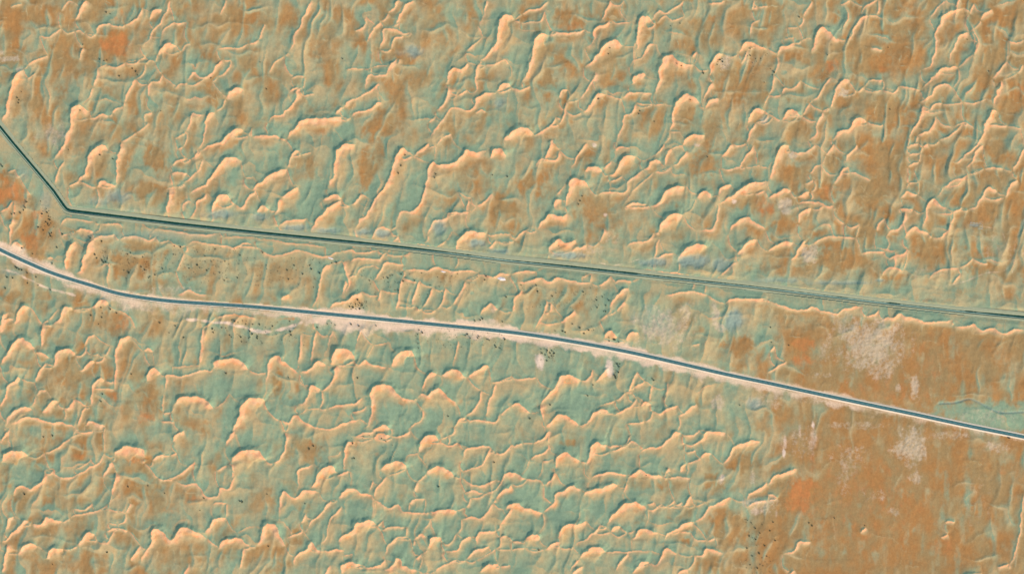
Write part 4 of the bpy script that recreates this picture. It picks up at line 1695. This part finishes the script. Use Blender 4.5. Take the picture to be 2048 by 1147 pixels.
# low scrub tufts too many to count
tuf = random.Random(5); co = []; fa = []
zones = [(200,500,230,535,24),(240,500,340,560,45),(345,490,480,565,70),(490,515,640,580,60),(700,540,960,590,50),(1040,575,1210,620,45),(700,600,735,620,22),(420,640,620,690,40),(830,655,1010,700,50),(1080,695,1110,722,30),(1225,722,1242,757,16),(1490,1035,1545,1145,26),(80,400,110,480,20),(1180,650,1190,670,4),(700,860,790,920,10),(1490,90,1540,150,12),(1430,110,1460,140,8)]
for x0, y0, x1, y1, n in zones:
    for k in range(int(n * 1.6)):
        x, y = tuf.uniform(x0, x1), tuf.uniform(y0, y1); z = ground_z(x, y); r0 = tuf.uniform(.5, 1.15)
        for q in range(9):
            a = tuf.uniform(0, 6.28); lean = tuf.uniform(.3, 1.0) * r0; hh = tuf.uniform(.4, .9) * r0
            b = len(co); p = wpt(x, y, z - .05); wv = Vector((-math.sin(a), math.cos(a), 0)) * (.28 * r0); tip = p + Vector((math.cos(a) * lean, math.sin(a) * lean, hh))
            co += [p - wv * .5, p + wv * .5, tip + wv, tip - wv]; fa.append((b, b + 1, b + 2, b + 3))
o = bpy.data.objects.new('low_scrub', mesh_from('low_scrub', co, fa, M_LEAF[1], False)); link(o)
tag(o, 'thin low scrub tufts sprinkled over the sandy belts', 'scrub', kind='stuff')

# ---- white heaps of dug gypsum
def heap(x, y, rx, ry, h, rot, seed, label):
    n, m = 18, 6; co = []; fa = []; g0 = ground_z(x, y)
    r = random.Random(seed); ph = [r.uniform(0, 6.28) for _ in range(4)]
    for j in range(m + 1):
        f = j / m
        for i in range(n):
            a = 2 * math.pi * i / n
            rad = 1 + .16 * math.sin(2 * a + ph[0]) + .10 * math.sin(5 * a + ph[1]) + .05 * math.sin(9 * a + ph[2])
            u, v = rx * rad * (1 - f) * math.cos(a), ry * rad * (1 - f) * math.sin(a)
            px = u * math.cos(rot) - v * math.sin(rot); py = u * math.sin(rot) + v * math.cos(rot)
            z = -0.5 if j == 0 else h * (f ** .75) * (1 + .18 * math.sin(3 * a + ph[3]))
            co.append((px, -py, z))
    for j in range(m):
        for i in range(n): fa.append((j * n + i, (j + 1) * n + i, (j + 1) * n + (i + 1) % n, j * n + (i + 1) % n))
    o = bpy.data.objects.new('gypsum_heap', mesh_from('gypsum_heap', co, [f[::-1] for f in fa], M_GYPS)); o.location = wpt(x, y, g0); link(o)
    tag(o, label, 'heap', 'white gypsum heaps south of the canal')
heap(1003, 557, 9, 4.5, 1.8, .15, 1, 'largest white gypsum heap south of the canal, left of the picture middle')
heap(887, 543, 6, 1.6, .8, .1, 2, 'thin white streak of gypsum on the berm south of the canal')
heap(661, 516, 6, 1.8, .9, .35, 3, 'small slanting white heap above the oval hollow south of the canal')

# ---- walled enclosure on the eastern plain
en = bpy.data.objects.new('walled_enclosure', None); ex, ey = 1952.5, 451.0; zg = ground_z(ex, ey)
en.location = wpt(ex, ey, zg); en.rotation_euler = (0, 0, -R(8)); link(en)
tag(en, 'small ruined rectangular enclosure with low pale walls on the brown plain', 'enclosure')
def wall_mesh(lx, ly, h, seed):
    r = random.Random(seed); n = max(3, int(max(lx, ly) / 1.2)); co = []; fa = []
    for i in range(n + 1):
        u = i / n - .5
        x, y = (u * lx, 0) if lx > ly else (0, u * ly)
        hh = h * r.uniform(.55, 1.1); t = .75
        for sgn in (-1, 1):
            dx, dy = (0, sgn * t) if lx > ly else (sgn * t, 0)
            co.append((x + dx, y + dy, -1.6)); co.append((x + dx * .7, y + dy * .7, hh))
    for i in range(n):
        a = i * 4; b = a + 4
        fa += [(a, b, b + 1, a + 1), (a + 2, a + 3, b + 3, b + 2), (a + 1, b + 1, b + 3, a + 3)]
    fa += [(0, 1, 3, 2), (n * 4, n * 4 + 2, n * 4 + 3, n * 4 + 1)]
    return mesh_from('wall', co, fa, M_MUD, False)
for lx, ly, dx, dy, sd_ in ((26, 1, 0, 5, 1), (26, 1, 0, -5, 2), (1, 8.4, -12.4, 0, 3), (1, 8.4, 12.4, 0, 4), (22, 1, 0, .6, 5)):
    o = bpy.data.objects.new('wall', wall_mesh(lx, ly, 1.1 if sd_ < 5 else .6, sd_)); o.location = (dx, dy, 0); link(o, en)

# ---- the car parked off the road at the eastern edge
car = bpy.data.objects.new('parked_car', None); cxp, cyp = 2018.0, 874.8
car.location = wpt(cxp, cyp, ground_z(cxp, cyp) + 0.02); car.rotation_euler = (0, 0, -R(11)); link(car)
tag(car, 'dark olive car parked on the sand south of the road at the right edge', 'car')
def loft(name, secs, mat):
    n = len(secs[0]); co = [p for s_ in secs for p in s_]; fa = []
    for i in range(len(secs) - 1):
        for k in range(n): fa.append((i * n + k, i * n + (k + 1) % n, (i + 1) * n + (k + 1) % n, (i + 1) * n + k))
    fa.append(tuple(range(n))[::-1]); fa.append(tuple((len(secs) - 1) * n + k for k in range(n)))
    o = bpy.data.objects.new(name, mesh_from(name, co, fa, mat)); bv = o.modifiers.new('bevel', 'BEVEL'); bv.width = .05; bv.segments = 2
    return link(o, car)
def sec(x, w, z0, z1, w2): return [(x, -w, z0), (x, w, z0), (x, w, (z0 + z1) / 2), (x, w2, z1), (x, -w2, z1), (x, -w, (z0 + z1) / 2)]
loft('body', [sec(-2.45, .80, .45, .85, .74), sec(-2.3, .93, .32, 1.0, .86), sec(-.9, .96, .28, 1.06, .90), sec(.9, .96, .28, 1.08, .90), sec(1.0, .96, .28, 1.06, .88), sec(2.2, .92, .32, .96, .80), sec(2.5, .80, .45, .82, .70)], M_CAR)
loft('cabin', [sec(-2.2, .84, 1.0, 1.12, .80), sec(-1.85, .84, 1.0, 1.72, .70), sec(-.2, .86, 1.0, 1.80, .72), sec(.45, .86, 1.0, 1.70, .70), sec(1.2, .84, 1.0, 1.08, .78)], M_CAR)
def plate(name, pts, mat):
    o = bpy.data.objects.new(name, mesh_from(name, pts, [tuple(range(len(pts)))], mat, False)); so = o.modifiers.new('solid', 'SOLIDIFY'); so.thickness = .03; so.offset = 1; return link(o, car)
plate('windscreen', [(1.12, -.66, 1.15), (1.12, .66, 1.15), (.52, .60, 1.68), (.52, -.60, 1.68)], M_GLASS)
plate('rear_window', [(-2.16, .62, 1.20), (-2.16, -.62, 1.20), (-1.90, -.56, 1.62), (-1.90, .56, 1.62)], M_GLASS)
for sg in (-1, 1):
    pts = [(.75, sg * .85, 1.16), (-1.75, sg * .85, 1.16), (-1.7, sg * .76, 1.62), (.35, sg * .76, 1.62)]
    plate('side_window', pts if sg < 0 else pts[::-1], M_GLASS)
    plate('headlight', [(2.46, sg * .72, .62), (2.46, sg * .45, .62), (2.44, sg * .45, .80), (2.44, sg * .72, .80)][::sg], M_LAMP)
    for wxp in (-1.5, 1.5):
        co, fa = tube([(wxp, sg * .98, .36), (wxp, sg * .70, .36)], .36, 16)
        o = bpy.data.objects.new('wheel', mesh_from('wheel', co, fa, M_TYRE, False)); link(o, car)
        co, fa = tube([(wxp, sg * 1.0, .36), (wxp, sg * .9, .36)], .2, 12)
        h_ = bpy.data.objects.new('hub_cap', mesh_from('hub_cap', co, fa, M_CONC, False)); link(h_, o)
print('grid', NX, NY, 'dunes', int(keep.sum()), 'shrubs', len(SP) + 4, 'dashes', dashes)
